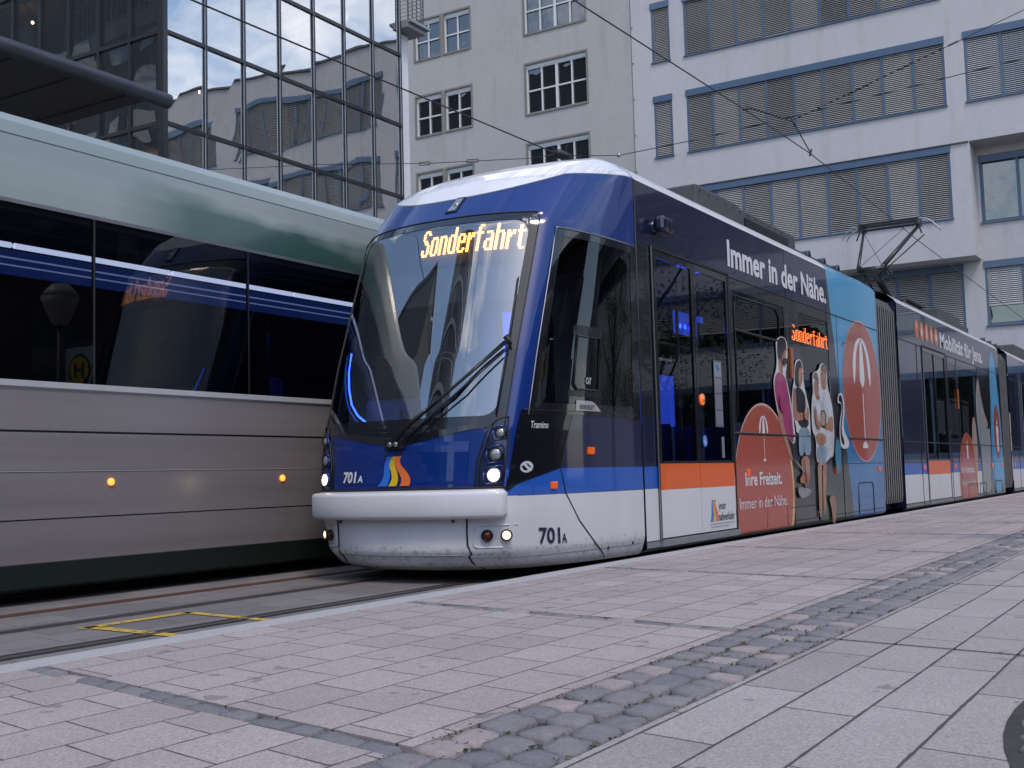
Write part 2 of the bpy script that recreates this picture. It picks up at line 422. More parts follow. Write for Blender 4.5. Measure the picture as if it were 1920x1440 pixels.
# ------------------------------------------------------------------ the stopped tram: nose surface
NY = 4.5
_tramroot = (7.3, TC, 0)
tram = thing('tram', _tramroot, 'dark blue and white articulated tram at the platform, headlamps lit, leisure advert on its side', 'tram')
def cabpaint():
    m, nt, p = mat('nose livery paint'); v, (x, y, z) = coords(nt, _tramroot)
    side = x.gt(8.0)
    c = mixc(nt, z.gt(0), (.003, .024, .165), (.003, .024, .165))
    nvy = z.gt(.88)._op('MULTIPLY', z.lt(1.345))*x.gt(8.02)
    c = mixc(nt, nvy, c, (.008, .013, .05))
    st = z.gt(.675)*z.lt(.88)*x.gt(7.62)
    c = mixc(nt, st, c, (.012, .09, .42))
    wl = z.lt(.675)
    c = mixc(nt, wl, c, (.60, .60, .63))
    brd = (x-8.72).mx(0)*.13+(x-8.72).mn(0)*.42+3.43
    wt = (z-brd).gt(0)
    c = mixc(nt, wt, c, (.74, .74, .77))
    ln = ((z-brd).ab().lt(.006)).mx((z-.675).ab().lt(.003)*x.gt(7.7))
    c = mixc(nt, ln*.8, c, (.01, .01, .015))
    dirt = noise(nt, v, 3, 5, .6, (1, 1, .25))
    c = vary(nt, c, dirt, .13)
    streak = (noise(nt, v, 6, 3, .6, (.3, 14, .3)).gt(.54))*wt*(z.gt(3.40))
    c = mixc(nt, streak*.4, c, (.25, .25, .28))
    splash = (z.lt(.30))*noise(nt, v, 22, 5, .7).gt(.57)
    c = mixc(nt, splash*.4, c, (.14, .12, .10))
    nt.links.new(c, p.inputs['Base Color']); p.inputs['Roughness'].default_value = .3
    p.inputs['Coat Weight'].default_value = .75; p.inputs['Coat Roughness'].default_value = .04; p.inputs['Specular IOR Level'].default_value = .25
    bump(nt, p, noise(nt, v, 2.2, 2), .12, .006)
    return m
cabp = cabpaint()
def grid_patch(mb, us, zs, off=0., mi=0, skip=None, wob=None):
    us = sorted(us); zs = sorted(zs); b0 = len(mb.v); nu, nz_ = len(us), len(zs)
    for z in zs:
        for u in us: mb.v.append(pos(u, z, off))
    for j in range(nz_-1):
        for i in range(nu-1):
            uc = (us[i]+us[i+1])/2; zc = (zs[j]+zs[j+1])/2
            if skip and skip(uc, zc): continue
            mb.f.append((b0+j*nu+i, b0+(j+1)*nu+i, b0+(j+1)*nu+i+1, b0+j*nu+i+1)); mb.m.append(mi)
def lin(a, b, n): return [a+(b-a)*i/n for i in range(n+1)]
WU, WZ0, WZ1 = .455, 1.20, 3.0       # windscreen opening
SU0, SU1, SZ0, SZ1 = .56, .985, 1.345, 2.87  # side window opening
us_h = sorted(set([round(q, 4) for q in lin(0, WU, 22)+lin(WU, SU0, 14)+lin(SU0, SU1, 26)+[1.0]]))
us = [-u for u in us_h[::-1]][:-1]+us_h
zs = sorted(set([round(q, 4) for q in [.10, .12, .14]+lin(.14, WZ0, 34)+lin(WZ0, SZ0, 4)+lin(SZ0, SZ1, 30)+lin(SZ1, WZ1, 4)+lin(WZ1, 3.42, 14)+lin(3.42, 3.78, 22)]))
def hole(u, z):
    if abs(u) < WU and WZ0 < z < WZ1: return True
    if SU0 < abs(u) < SU1 and SZ0 < z < SZ1: return True
    return False
b = MB(); grid_patch(b, us, zs, skip=hole)
# close the roof top and the belly
b.add([pos(u, 3.78) for u in us]+[(XR, TC, 3.785)], [(i, i+1, len(us)) for i in range(len(us)-1)])
b.add([pos(u, .10) for u in us]+[(XR, TC, .10)], [(i+1, i, len(us)) for i in range(len(us)-1)])
cab = b.build('cab_shell', cabp, tram, smooth=True)
# inner liner so that the cab has walls from inside
b = MB(); grid_patch(b, us[::2], zs[::3], off=-.05, skip=lambda u, z: hole(u, z) or abs(u) < WU and z > 1.1 and z < 3.05 or (SU0-.02 < abs(u) < SU1+.02 and SZ0-.08 < z < SZ1+.08)); b.build('cab_lining', plain('grey cab lining', (.10, .105, .12), .7), cab)
def fr_ring(mb, u0, u1, z0, z1, iu0, iu1, iz0, iz1, off, n=20, mi=0):
    grid_patch(mb, lin(u0, u1, n*2), [z0, iz0], off, mi); grid_patch(mb, lin(u0, u1, n*2), [iz1, z1], off, mi)
    grid_patch(mb, lin(u0, iu0, 3), lin(iz0, iz1, n), off, mi); grid_patch(mb, lin(iu1, u1, 3), lin(iz0, iz1, n), off, mi)
# windscreen
b = MB(); grid_patch(b, lin(-WU, WU, 44), lin(WZ0, WZ1, 40), .003)
wsn = b.build('windscreen', screeng, tram, smooth=True)
b = MB()
zb = lambda u: 1.20-.13*max(0, 1-abs(u)/.36)
# black border with rounded corners: built column by column
def border(mb, U, Z0f, Z1f, iu, iz0, iz1, rad, off, nn=60):
    cols_ = lin(-U, U, nn); prev = None
    for u in cols_:
        lo, hi = Z0f(u), Z1f(u)
        if abs(u) >= iu: a = c_ = (iz0+iz1)/2
        else:
            d = max(0, rad-(iu-abs(u)))/rad; k = 1-math.sqrt(max(0, 1-d*d))
            a = iz0+.12*k; c_ = iz1-.12*k
        cur = (u, lo, a, c_, hi)
        if prev:
            for (q, r_) in ((1, 2), (3, 4)):
                n_ = 3 if q == 1 else 2
                for s_ in range(n_):
                    f0, f1 = s_/n_, (s_+1)/n_
                    mb.quad(pos(prev[0], prev[q]+(prev[r_]-prev[q])*f0, off), pos(cur[0], cur[q]+(cur[r_]-cur[q])*f0, off), pos(cur[0], cur[q]+(cur[r_]-cur[q])*f1, off), pos(prev[0], prev[q]+(prev[r_]-prev[q])*f1, off))
        prev = cur
def border2(mb, off):
    # sides
    for s in (-1, 1):
        grid_patch(mb, lin(s*.438, s*.468, 3), lin(1.22, 2.98, 40), off)
border(b, .468, zb, lambda u: 3.02-.0*abs(u), .438, 1.30, 2.955, .06, .006); border2(b, .0062)
b.build('screen_border', plain('black ceramic edge', (.010, .011, .015), .12, coat=1), wsn, smooth=True)
b = MB()
pr = [pos(u, z, .008) for (u, z) in [(-.468, 1.2)]+[(-.47, z) for z in lin(1.3, 2.95, 20)]+[(-.455, 3.02)]+[(u, 3.03) for u in lin(-.44, .44, 20)]+[(.455, 3.02)]+[(.47, z) for z in lin(2.95, 1.3, 20)]]
b.tube(pr, .006, 6); b.build('rubber_seal', rubber, wsn, smooth=True)
# destination display behind the glass
b = MB(); grid_patch(b, lin(-.445, .2, 30), lin(2.60, 2.965, 8), -.05); dd = b.build('destination_display', plain('display backing', (.07, .08, .095), .5), tram, smooth=True)
G = {'S': '.####. ##..## ##.... ##.... .###.. ..###. ....## ....## ##..## ##..## .####.',
 'o': '...... ...... ...... .####. ##..## ##..## ##..## ##..## ##..## ##..## .####.',
 'n': '...... ...... ...... #####. ##..## ##..## ##..## ##..## ##..## ##..## ##..##',
 'd': '....## ....## ....## .##### ##..## ##..## ##..## ##..## ##..## ##..## .#####',
 'e': '...... ...... ...... .####. ##..## ##..## ###### ##.... ##.... ##..## .####.',
 'r': '..... ..... ..... ##.## ##### ###.. ##... ##... ##... ##... ##...',
 'f': '..### .##.. .##.. ##### .##.. .##.. .##.. .##.. .##.. .##.. .##..',
 'a': '...... ...... ...... .####. ....## ....## .##### ##..## ##..## ##..## .#####',
 'h': '##.... ##.... ##.... #####. ##..## ##..## ##..## ##..## ##..## ##..## ##..##',
 't': '..... .##.. .##.. ##### .##.. .##.. .##.. .##.. .##.. .##.. ..###'}
def led_dots(word):
    cx_ = 0; out = []
    for ch in word:
        rows = G[ch].split()
        for j, r_ in enumerate(rows):
            for i, q in enumerate(r_):
                if q == '#': out.append((cx_+i, 10-j))
        cx_ += len(rows[0])+1
    return out, cx_-1
dots, ncol = led_dots('Sonderfahrt')
b = MB()
for (i, j) in dots:
    u = .052-(.052+.432)*(i+.5)/ncol; z = 2.70+.24*(j+.5)/11
    du = .0027; dz = .0088
    b.quad(pos(u+du, z-dz, -.04), pos(u-du, z-dz, -.04), pos(u-du, z+dz, -.04), pos(u+du, z+dz, -.04))
b.build('display_writing', ledm, dd)
# sun blind, dashboard, seat, partition
b = MB(); grid_patch(b, lin(-.43, .40, 30), lin(2.27, 2.60, 4), -.10); b.tube([pos(u, 2.27, -.10) for u in lin(-.43, .40, 30)], .012, 6)
b.build('sun_blind', plain('off white roller blind', (.50, .50, .48), .8), tram, smooth=True)
b = MB(); b.box(7.95, 8.5, 4.85, 6.45, 1.02, 1.30); b.box(7.80, 8.15, 5.35, 6.25, 1.24, 1.50); b.box(8.15, 8.5, 4.9, 5.6, 1.30, 1.36)
ds = b.build('dashboard', plain('pale blue grey dash moulding', (.30, .36, .38), .55), tram, bevel=.05)
b = MB()
for i in range(4): b.box(7.785, 7.80, 5.42+i*.14, 5.455+i*.14, 1.30, 1.40)
b.build('air_vent', blackm, ds, bevel=.008)
b = MB(); b.box(8.7, 9.15, 5.3, 5.85, .75, .88); b.box(9.1, 9.22, 5.32, 5.83, .88, 1.55); b.box(9.12, 9.2, 5.45, 5.7, 1.6, 1.85); b.build('driver_seat', plain('dark seat cloth', (.03, .035, .05), .9), tram, bevel=.05)
b = MB(); b.box(9.50, 9.55, 4.6, 6.7, .3, 2.1); b.box(9.50, 9.55, 4.6, 5.2, 2.1, 3.2); b.box(9.50, 9.55, 5.9, 6.7, 2.1, 3.2)
b.build('cab_partition', plain('dark blue partition', (.03, .04, .07), .5), tram)
b = MB(); b.box(8.1, 9.55, 4.9, 6.4, .30, .34); b.build('cab_floor', rubber, tram)
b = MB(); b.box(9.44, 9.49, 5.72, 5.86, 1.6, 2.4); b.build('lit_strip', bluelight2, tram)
b = MB(); b.box(9.2, 9.45, 5.95, 6.5, 1.95, 2.75); b.box(9.43, 9.48, 4.95, 5.3, 1.5, 2.7); b.build('cab_cabinet', plain('pale grey cabinet', (.38, .40, .41), .6), tram)
b = MB(); b.tube([pos(u, z, -.03) for (u, z) in [(.40, 1.92), (.385, 1.75), (.355, 1.6), (.31, 1.46), (.25, 1.36), (.18, 1.29), (.10, 1.25)]], .008, 6); b.build('blue_reflection_line', bluelight, tram, smooth=True)  # glowing tube drawn in for a reflection of the blue interior light
b = MB(); b.tube([pos(u, z, -.02) for (u, z) in [(.435, 1.98), (.42, 1.8), (.40, 1.68), (.36, 1.52), (.31, 1.40), (.25, 1.31), (.18, 1.25)]], .012, 6); b.build('dash_edge', whitep, tram, smooth=True)
# cab side windows
for s in (-1, 1):
    b = MB(); grid_patch(b, lin(s*SU0, s*SU1, 24), lin(SZ0, SZ1, 20), .003); sw = b.build('cab_side_window', tintg if s > 0 else glass('cab side glass', (.45, .46, .5), 1.5, wav=.001), tram, smooth=True)
    b = MB(); 
    e = .006
    for (a0, a1, z0, z1) in ((SU0-.012, SU0+.02, SZ0-.04, SZ1+.01), (SU1-.025, SU1+.01, SZ0-.04, SZ1+.01)): grid_patch(b, lin(s*a0, s*a1, 4), lin(z0, z1, 20), e)
    grid_patch(b, lin(s*(SU0+.0), s*SU1, 24), [SZ0-.03, SZ0+.06], e+.001); grid_patch(b, lin(s*SU0, s*SU1, 24), [SZ1-.05, SZ1+.01], e+.001)
    b.build('window_border', plain('black window film', (.009, .009, .012), .15, coat=1), sw, smooth=True)
    b = MB(); b.tube([pos(s*(SU0-.014), z, .01) for z in lin(SZ0-.04, SZ1+.02, 14)]+[pos(s*u, SZ1+.02, .01) for u in lin(SU0, SU1, 10)], .006, 6); b.build('window_trim', steel, sw, smooth=True)
    # sliding pane frame
    b = MB(); U0, U1, Z0, Z1 = .70, .80, 1.53, 1.98
    b.tube([pos(s*U0, Z0+.04, .012), pos(s*U0, Z1, .012), pos(s*U1, Z1, .012), pos(s*U1, Z0, .012), pos(s*(U0+.012), Z0, .012), pos(s*U0, Z0+.04, .012)], .010, 6)
    grid_patch(b, lin(s*(U0-.02), s*(U1+.012), 8), [Z0-.06, Z0-.012], .008); grid_patch(b, lin(s*(U0-.02), s*(U1+.012), 8), [Z1+.012, Z1+.09], .008)
    b.build('sliding_pane_frame', blackm, sw)
    if s < 0:
        b = MB(); fn = lambda x, z: pos(-x, z, .014); text_fit('CAT', .747, .768, 1.58, .055, fn, b, .003); b.build('window_sticker_writing', plain('pale grey print', (.4, .4, .42), .6), sw)
# cab side door line things: black nose panel, badge writing, lamps
def pp(b, pts, off, mi=0):
    """polygon given in (u,z), laid on the shell; fan of small quads"""
    b.add([pos(u, z, off) for u, z in pts], [tuple(range(len(pts)))], mi)
for s in (-1, 1):
    b = MB(); A = [(.495, .745), (.505, 1.0), (.518, 1.345)]
    n = 8
    def left(z): return .490+(z-.74)*.048
    def right(z): return (.505 if z < .745 else .505+(z-.745)/(.88-.745)*.165) if z < .88 else .67+(z-.88)/.46*.038
    prev = None
    for z in lin(.72, 1.345, 16):
        l_, r_ = left(z), right(z); cur = [(l_+(r_-l_)*i/8, z) for i in range(9)]
        if prev:
            for i in range(8): b.quad(*[pos(s*u, zz, .004) for u, zz in (prev[i], prev[i+1], cur[i+1], cur[i])])
        prev = cur
    bp = b.build('black_side_panel', plain('gloss black panel', (.006, .006, .010), .2, coat=.6), tram, smooth=True)
    b = MB(); b.tube([pos(s*u, z, .003) for u, z in ((.708, 1.345), (.69, 1.1), (.672, .88), (.69, .68), (.735, .45), (.79, .25), (.815, .17), (.82, .12))], .005, 6); b.tube([pos(s*u, 1.345, .003) for u in lin(.53, .98, 8)], .006, 6); b.build('panel_gap', rubber, tram, smooth=True)
    if s < 0:
        fn = lambda x, z: pos(-x, z, .007)
        b = MB(); text_fit('Tramino', .560, .622, 1.20, .058, fn, b, .001); b.build('badge_writing', pxm('silver print', (.55, .55, .58)), bp)
        b = MB()
        for sg in (1, -1):
            q = [(.555+sg*(.022*math.cos(a)), .895+sg*.045*math.sin(a)) for a in lin(-.2, 3.0, 12)]; q2 = [(.555+sg*(.012*math.cos(a))-.002, .895+sg*.028*math.sin(a)) for a in lin(3.0, .3, 12)]
            pr_ = list(zip(q, q2[::-1]))
            for k in range(12): b.quad(*[pos(-u, z, .007+.0005*sg) for u, z in (pr_[k][0], pr_[k+1][0], pr_[k+1][1], pr_[k][1])])
        b.quad(*[pos(-u, z, .0085) for u, z in ((.538, .925), (.546, .935), (.573, .867), (.565, .857))])
        b.build('badge_emblem', pxm('silver emblem', (.5, .52, .55)), bp)
        b = MB(); n_ = 10
        tp = [(.715+.10*i/n_, 1.352+.085*math.sin(min(1, (1-i/n_)*2.2)*math.pi/2)) for i in range(n_+1)]
        for i in range(n_): b.quad(pos(-tp[i][0], 1.352, .010), pos(-tp[i+1][0], 1.352, .010), pos(-tp[i+1][0], tp[i+1][1], .010), pos(-tp[i][0], tp[i][1], .010))
        np_ = b.build('name_plate', pxm('pale grey plate', (.34, .33, .34)), tram)
        b = MB(); text_fit('BERKELEY', .729, .788, 1.366, .038, lambda x, z: pos(-x, z, .012), b, .001); b.build('plate_writing', blackm, np_)
        b = MB(); text_fit('701', .597, .666, .296, .125, fn, b, .004, z1=.285); text_fit('A', .671, .688, .284, .075, fn, b, .002); b.build('side_number', pxm('navy digits', (.01, .015, .05)), tram)
    for (u, z, w, h) in ((.648, .745, .009, .028), (.778, 1.02, .011, .03)):
        b = MB(); c0 = Vector(pos(s*u, z, 0)); 
        vs = [pos(s*(u+a), z+d, o_) for o_ in (0, .022) for a, d in ((-w, -h), (w, -h), (w, h), (-w, h))]
        b.add(vs, [(4, 5, 6, 7), (0, 1, 5, 4), (1, 2, 6, 5), (2, 3, 7, 6), (3, 0, 4, 7)])
        sl = b.build('side_marker_lamp', amberlens, tram, bevel=.006)
    # lamp cluster
    b = MB(); prev = None
    for z in lin(.765, 1.27, 18):
        w0 = .388 if z < .95 else .388+.03*min(1, (z-.95)/.2)+(.02 if z > 1.2 else 0); w1 = .478
        cur = [(w0+(w1-w0)*i/6, z) for i in range(7)]
        if prev:
            for i in range(6): b.quad(*[pos(s*u, zz, .006) for u, zz in (prev[i], prev[i+1], cur[i+1], cur[i])])
        prev = cur
    cl = b.build('lamp_cluster', navy, tram, smooth=True)
    b = MB()
    out = [(.388, .765), (.388, .95), (.402, 1.05), (.418, 1.15), (.43, 1.24), (.445, 1.275), (.478, 1.29), (.484, 1.1), (.482, .9), (.478, .765), (.388, .765)]
    b.tube([pos(s*u, z, .010) for u, z in out], .008, 6); b.build('cluster_edge', rubber, cl, smooth=True)
    for (uu, zz, hw, hh) in ((.452, 1.163, .022, .05), (.440, .998, .027, .062), (.437, .838, .03, .062)):
        b = MB()  # raised lip
        lp = [(uu-hw, zz+hh*.5), (uu-hw*.4, zz+hh), (uu+hw*1.0, zz+hh*1.15), (uu+hw*1.25, zz+hh*.6), (uu+hw*1.2, zz-hh*.9), (uu-hw*.7, zz-hh*1.1), (uu-hw*1.1, zz-hh*.6), (uu-hw, zz+hh*.5)]
        b.tube([pos(s*u, z, .012) for u, z in lp], .009, 6); b.build('lamp_lip', cabblue, cl, smooth=True)
    for (uu, zz, r_, m_, nm) in ((.458, 1.163, .036, lampglass, 'indicator_lamp'), (.446, .998, .046, lampglass, 'main_beam_lamp'), (.444, .836, .048, headon, 'headlamp')):
        c0 = Vector(pos(s*uu, zz, .004)); nn = Vector((-1, -.0, .05)) + Vector((0, (1 if s > 0 else -1)*.35, 0))
        b = MB(); b.disc(c0, nn, r_, 28, 0, .012, .014); lo = b.build(nm, m_, cl, smooth=True)
        b = MB(); b.ring(c0+nn.normalized()*.008, nn, r_+.010, .012); b.build('lamp_rim', steel if nm == 'headlamp' else blackm, lo, smooth=True)
    # fog and tail lamps low down in a recess
    b = MB(); us_ = lin(.372, .545, 8); prev = None
    rec = [(.53, .455), (.385, .455), (.372, .42), (.375, .30), (.39, .285), (.55, .28)]
    b.tube([pos(s*(rec[i][0]+(rec[i+1][0]-rec[i][0])*f), rec[i][1]+(rec[i+1][1]-rec[i][1])*f, .001) for i in range(5) for f in (0, .25, .5, .75)], .007, 6); b.build('lamp_recess_edge', whitep, tram, smooth=True)
    for (uu, m_, nm) in ((.424, redlens, 'tail_lamp'), (.492, fogon, 'fog_lamp')):
        c0 = Vector(pos(s*uu, .375, .004)); nn = Vector((-1, (1 if s > 0 else -1)*.5, 0))
        b = MB(); b.disc(c0, nn, .036, 26, 0, .012, .014); lo = b.build(nm, m_, tram, smooth=True)
        b = MB(); b.ring(c0+nn.normalized()*.01, nn, .046, .012); b.build('lamp_rim', blackm, lo, smooth=True)
# centre hood panel line, rings on lower flap, seams
b = MB(); b.tube([pos(u, z, .004) for u, z in ((-.375, .75), (-.376, .95), (-.39, 1.05), (-.405, 1.16), (-.425, 1.235), (-.40, 1.20)) ], .006, 6); b.tube([pos(u, z, .004) for u, z in ((.40, 1.20), (.405, 1.16), (.39, 1.05), (.376, .95), (.375, .75))], .006, 6)
b.tube([pos(u, .745, .004) for u in lin(-.49, .49, 30)], .008, 6)
for s in (-1, 1): b.tube([pos(s*u, z, .002) for u, z in ((.345, .53), (.347, .40), (.352, .30), (.365, .235), (.350, .21), (.358, .16), (.38, .11))], .008, 6)
b.build('front_gaps', rubber, tram, smooth=True)
b = MB(); b.tube([pos(u, .225, .001) for u in lin(-.34, .34, 24)], .005, 6); b.tube([pos(u, .20, .0) for u in lin(-.98, -.37, 24)], .003, 6); b.tube([pos(u, .20, .0) for u in lin(.98, .37, 24)], .003, 6); b.build('skirt_crease', plain('grey crease', (.25, .25, .26), .6), tram, smooth=True)
for u, z in ((-.29, .49), (.32, .49)):
    b = MB(); c0 = Vector(pos(u, z, .002)); b.disc(c0, (-1, -.1 if u < 0 else .1, 0), .018, 12, 0, .006); b.disc(c0+Vector((-.007, 0, 0)), (-1, 0, 0), .01, 10, 1, .003); b.build('flap_lock', [steel, blackm], tram)
for u, z in ((-.84, .20), (-.945, .215)):
    b = MB(); b.disc(Vector(pos(u, z, .001)), (0, -1, 0), .014, 12, 0, .006, .004); b.build('panel_screw', darkgrey, tram)
# raised blue bonnet crease
b = MB(); prev = None
for u in lin(-.345, .345, 24):
    zt = 1.085-.03*abs(u); 
    cur = [(u, .775, .002), (u, .80, .006), (u, zt-.05, .010), (u, zt, .008), (u, zt+.03, .001)]
    if prev:
        for i in range(4): b.quad(*[pos(*q) for q in (prev[i], prev[i+1], cur[i+1], cur[i])])
    prev = cur
for s in (-1, 1): pass
b.build('bonnet_panel', cabblue, tram, smooth=True)
# bumper bar
b = MB(); prf = [(-.01, .515), (.085, .508), (.108, .518), (.116, .54), (.118, .60), (.116, .69), (.108, .712), (.085, .722), (-.01, .735)]
ul = lin(-.495, .495, 64); prev = None; b0 = 0
for k, u in enumerate(ul):
    f = min(1, (.495-abs(u))/.03); f = math.sqrt(max(0, 1-(1-f)**2))
    for (o_, z) in prf: b.v.append(pos(u, .635+(z-.635)*(.75+.25*f), max(-.01, o_*f if o_ > 0 else o_)))
n = len(prf)
for k in range(len(ul)-1):
    for j in range(n-1): b.f.append((k*n+j, k*n+j+1, (k+1)*n+j+1, (k+1)*n+j)); b.m.append(0)
b.build('bumper', plain('white bumper plastic', (.60, .60, .63), .35, coat=.5, amt=.06, nscale=3), tram, smooth=True)
# front number and emblem
fn = lambda x, z: pos(.5-x, z, .013)
b = MB(); text_fit('701', .212, .300, .808, .088, fn, b, .004, shear=.15); text_fit('A', .307, .337, .808, .055, fn, b, .002, shear=.15); b.build('front_number', pxm('white digits', (.7, .7, .72)), tram)
emb = [pxm('light blue emblem', (.03, .16, .60)), pxm('yellow emblem', (.70, .45, .02)), pxm('orange emblem', (.72, .16, .04))]
b = MB()
EM = [([(795, 378, 430), (775, 395, 437), (740, 410, 446), (700, 411, 441), (665, 414, 440), (645, 420, 447), (628, 427, 455)]),
      ([(795, 437, 480), (775, 448, 487), (750, 455, 489), (715, 450, 482), (690, 441, 472), (665, 440, 466), (645, 446, 471), (628, 455, 482)]),
      ([(795, 498, 548), (775, 507, 553), (750, 505, 551), (725, 494, 538), (700, 480, 520), (680, 471, 503), (660, 468, 495), (645, 469, 495), (628, 475, 503)])]
for k, tb in enumerate(EM):
    prev = None
    for (yy, xa, xb) in tb:
        z_ = 1.006-(yy-628)*.234/167; cur = (.076-(xa-378)*.000977, .076-(xb-378)*.000977, z_)
        if prev: b.quad(*[pos(u, q, .0135) for u, q in ((prev[0], prev[2]), (prev[1], prev[2]), (cur[1], cur[2]), (cur[0], cur[2]))], k)
        prev = cur
b.build('front_emblem', emb, tram)
# flood lamp above the display
b = MB(); pts = [(-.018, 3.10), (-.078, 3.105), (-.083, 3.26), (-.035, 3.265)]
b.add([pos(u, z, o_) for o_ in (0.0, .014) for u, z in pts], [(4, 5, 6, 7), (0, 1, 5, 4), (1, 2, 6, 5), (2, 3, 7, 6), (3, 0, 4, 7)]); fl = b.build('upper_lamp', blackm, tram, bevel=.004)
b = MB(); pts = [(-.028, 3.118), (-.070, 3.122), (-.075, 3.245), (-.040, 3.25)]; b.add([pos(u, z, .016) for u, z in pts], [(0, 1, 2, 3)]); b.disc(pos(-.056, 3.18, .018), (-1, 0, .4), .022, 16, 1, .004, .008); b.build('lamp_lens', [lampglass, steel], fl)
# wiper
b = MB()
b.tube([pos(.0, 1.10, .05), pos(-.08, 1.22, .07), pos(-.25, 1.50, .09), pos(-.437, 1.90, .07)], .013, 8)
b.tube([pos(-.03, 1.09, .05), pos(-.12, 1.20, .07), pos(-.30, 1.52, .09), pos(-.440, 1.83, .07)], .008, 8)
wp = b.build('wiper', blackm, tram, smooth=True)
b = MB(); b.tube([pos(.0, 1.10, .055), pos(-.10, 1.26, .08), pos(-.17, 1.37, .09)], .022, 8, 0, .012); b.tube([pos(-.18, 1.37, .095), pos(-.425, 1.895, .085)], .007, 6)
for u in (-.005, -.035): b.disc(pos(u, 1.10, .06), (-1, 0, 0), .02, 14, 1, .02, .006)
b.build('wiper_arm', [blackm, steel], wp, smooth=True)
b = MB(); b.tube([pos(-.430, 2.42, .02), pos(-.434, 2.2, .04), pos(-.437, 1.9, .055), pos(-.436, 1.6, .04), pos(-.434, 1.31, .02)], .009, 8); b.tube([pos(-.432, 2.44, .012), pos(-.436, 1.29, .012)], .006, 6)
b.tube([pos(-.425, 1.93, .07), pos(-.45, 1.86, .06)], .03, 6, 0, .008)
b.build('wiper_blade', rubber, wp, smooth=True)
b = MB(); b.box(7.36, 7.44, TC-.12, TC+.06, 1.06, 1.15); b.build('wiper_base', blackm, wp, bevel=.01)
# ------------------------------------------------------------------ saloons of the stopped tram
def advpaint():
    m, nt, p = mat('printed advert wrap'); v, (x, y, z) = coords(nt, _tramroot)
    g = noise(nt, v, 4, 5)
    c = mixc(nt, g, (.008, .010, .012), (.022, .024, .026))
    gr = noise(nt, v, 2.6, 6, .6); low = ((z*-1+.95)*1.6).clamp()*x.gt(15.0)
    c = mixc(nt, (gr.gt(.46))*low, c, (.012, .045, .02))
    blue = x-15.62-(z*-1+3.55)*.25
    k = ((z-.1)/3.3).clamp(); cl = noise(nt, v, 1.3, 5)
    bl = mixc(nt, (k*1.0+(cl-.5)*.7).clamp(), (.012, .12, .34), (.06, .36, .62))
    c = mixc(nt, blue.gt(0)*x.lt(19), c, bl)
    nt.links.new(c, p.inputs['Base Color']); p.inputs['Roughness'].default_value = .3; p.inputs['Coat Weight'].default_value = .8; p.inputs['Coat Roughness'].default_value = .06
    return m
wrap = advpaint()
navyband = plain('glossy navy cornice panel', (.009, .012, .04), .25, coat=.75, amt=.05)
greysk = plain('grey sill step', (.22, .23, .25), .5, amt=.3)
film = plain('dark window film', (.010, .011, .014), .2, coat=.75)
MATS = [whitep, stripeb, navy, navyband, wrap, greysk, film, rubber]
RPROF = [(1.15, 3.53), (1.10, 3.60), (1.0, 3.68), (.86, 3.75), (.55, 3.78), (0, 3.79)]
def saloon(x0, x1, near_open, matfn, wrap_from=None, wrap_to=None):
    b = MB()
    for side in (1, -1):
        y = TC-1.15*side; op = near_open if side == 1 else [(a, c, max(d, 1.3), e) for (a, c, d, e) in near_open]
        xs = sorted(set([x0, x1]+[q for o in op for q in o[:2]]+([wrap_from, wrap_to] if wrap_from else []))); zz = sorted(set([.14, .20, .675, .88, 1.345, 2.93, 3.53]+[q for o in op for q in o[2:]]))
        for i in range(len(xs)-1):
            for j in range(len(zz)-1):
                xc, zc = (xs[i]+xs[i+1])/2, (zz[j]+zz[j+1])/2
                if any(o[0] < xc < o[1] and o[2] < zc < o[3] for o in op): continue
                b.quad((xs[i], y, zz[j]), (xs[i+1], y, zz[j]), (xs[i+1], y, zz[j+1]), (xs[i], y, zz[j+1]), matfn(xc, zc) if side == 1 else (0 if zc < .675 else 1 if zc < .88 else 2))
        # sill curl and roof edge
        b.quad((x0, y+.03*side, .12), (x1, y+.03*side, .12), (x1, y, .14), (x0, y, .14), matfn((x0+x1)/2, .16))
        b.quad((x0, y+.09*side, .10), (x1, y+.09*side, .10), (x1, y+.03*side, .12), (x0, y+.03*side, .12), 5)
        xm = [x0, x1] if not wrap_from else [x0, wrap_from+.05, wrap_to, x1] if wrap_to < x1 else [x0, wrap_from+.05, x1]
        for a, c in zip(xm, xm[1:]):
            for (t0, z0), (t1, z1) in zip(RPROF, RPROF[1:]):
                wr = wrap_from and side == 1 and a >= wrap_from and t0 > .8 and a < wrap_to
                b.quad((a, TC-side*t0, z0), (c, TC-side*t0, z0), (c, TC-side*t1, z1), (a, TC-side*t1, z1), 4 if wr else 0)
    b.quad((x0, 4.6, .28), (x1, 4.6, .28), (x1, 6.7, .28), (x0, 6.7, .28), 7)
    for xe in (x0, x1):   # end frames with a passage
        for (ya, yb, za, zb_) in ((4.52, 5.05, .14, 3.55), (6.25, 6.78, .14, 3.55), (5.05, 6.25, 2.5, 3.55), (4.9, 6.4, 3.55, 3.74)):
            b.quad((xe, ya, za), (xe, yb, za), (xe, yb, zb_), (xe, ya, zb_), 2)
    o = b.build('saloon_shell', MATS, tram)
    b = MB(); b.quad((x0, 4.55, 2.99), (x1, 4.55, 2.99), (x1, 6.75, 2.99), (x0, 6.75, 2.99)); b.build('ceiling', plain('grey ceiling', (.12, .13, .15), .7), o)
    for side in (1, -1):
        for (a, c, d, e) in near_open:
            if side == 1 and d < 1: continue
            if side == -1: d = max(d, 1.3)
            b = MB(); y = TC-1.145*side; b.quad((a, y, d), (c, y, d), (c, y, e), (a, y, e)); b.build('saloon_window', tintg, tram)
    return o
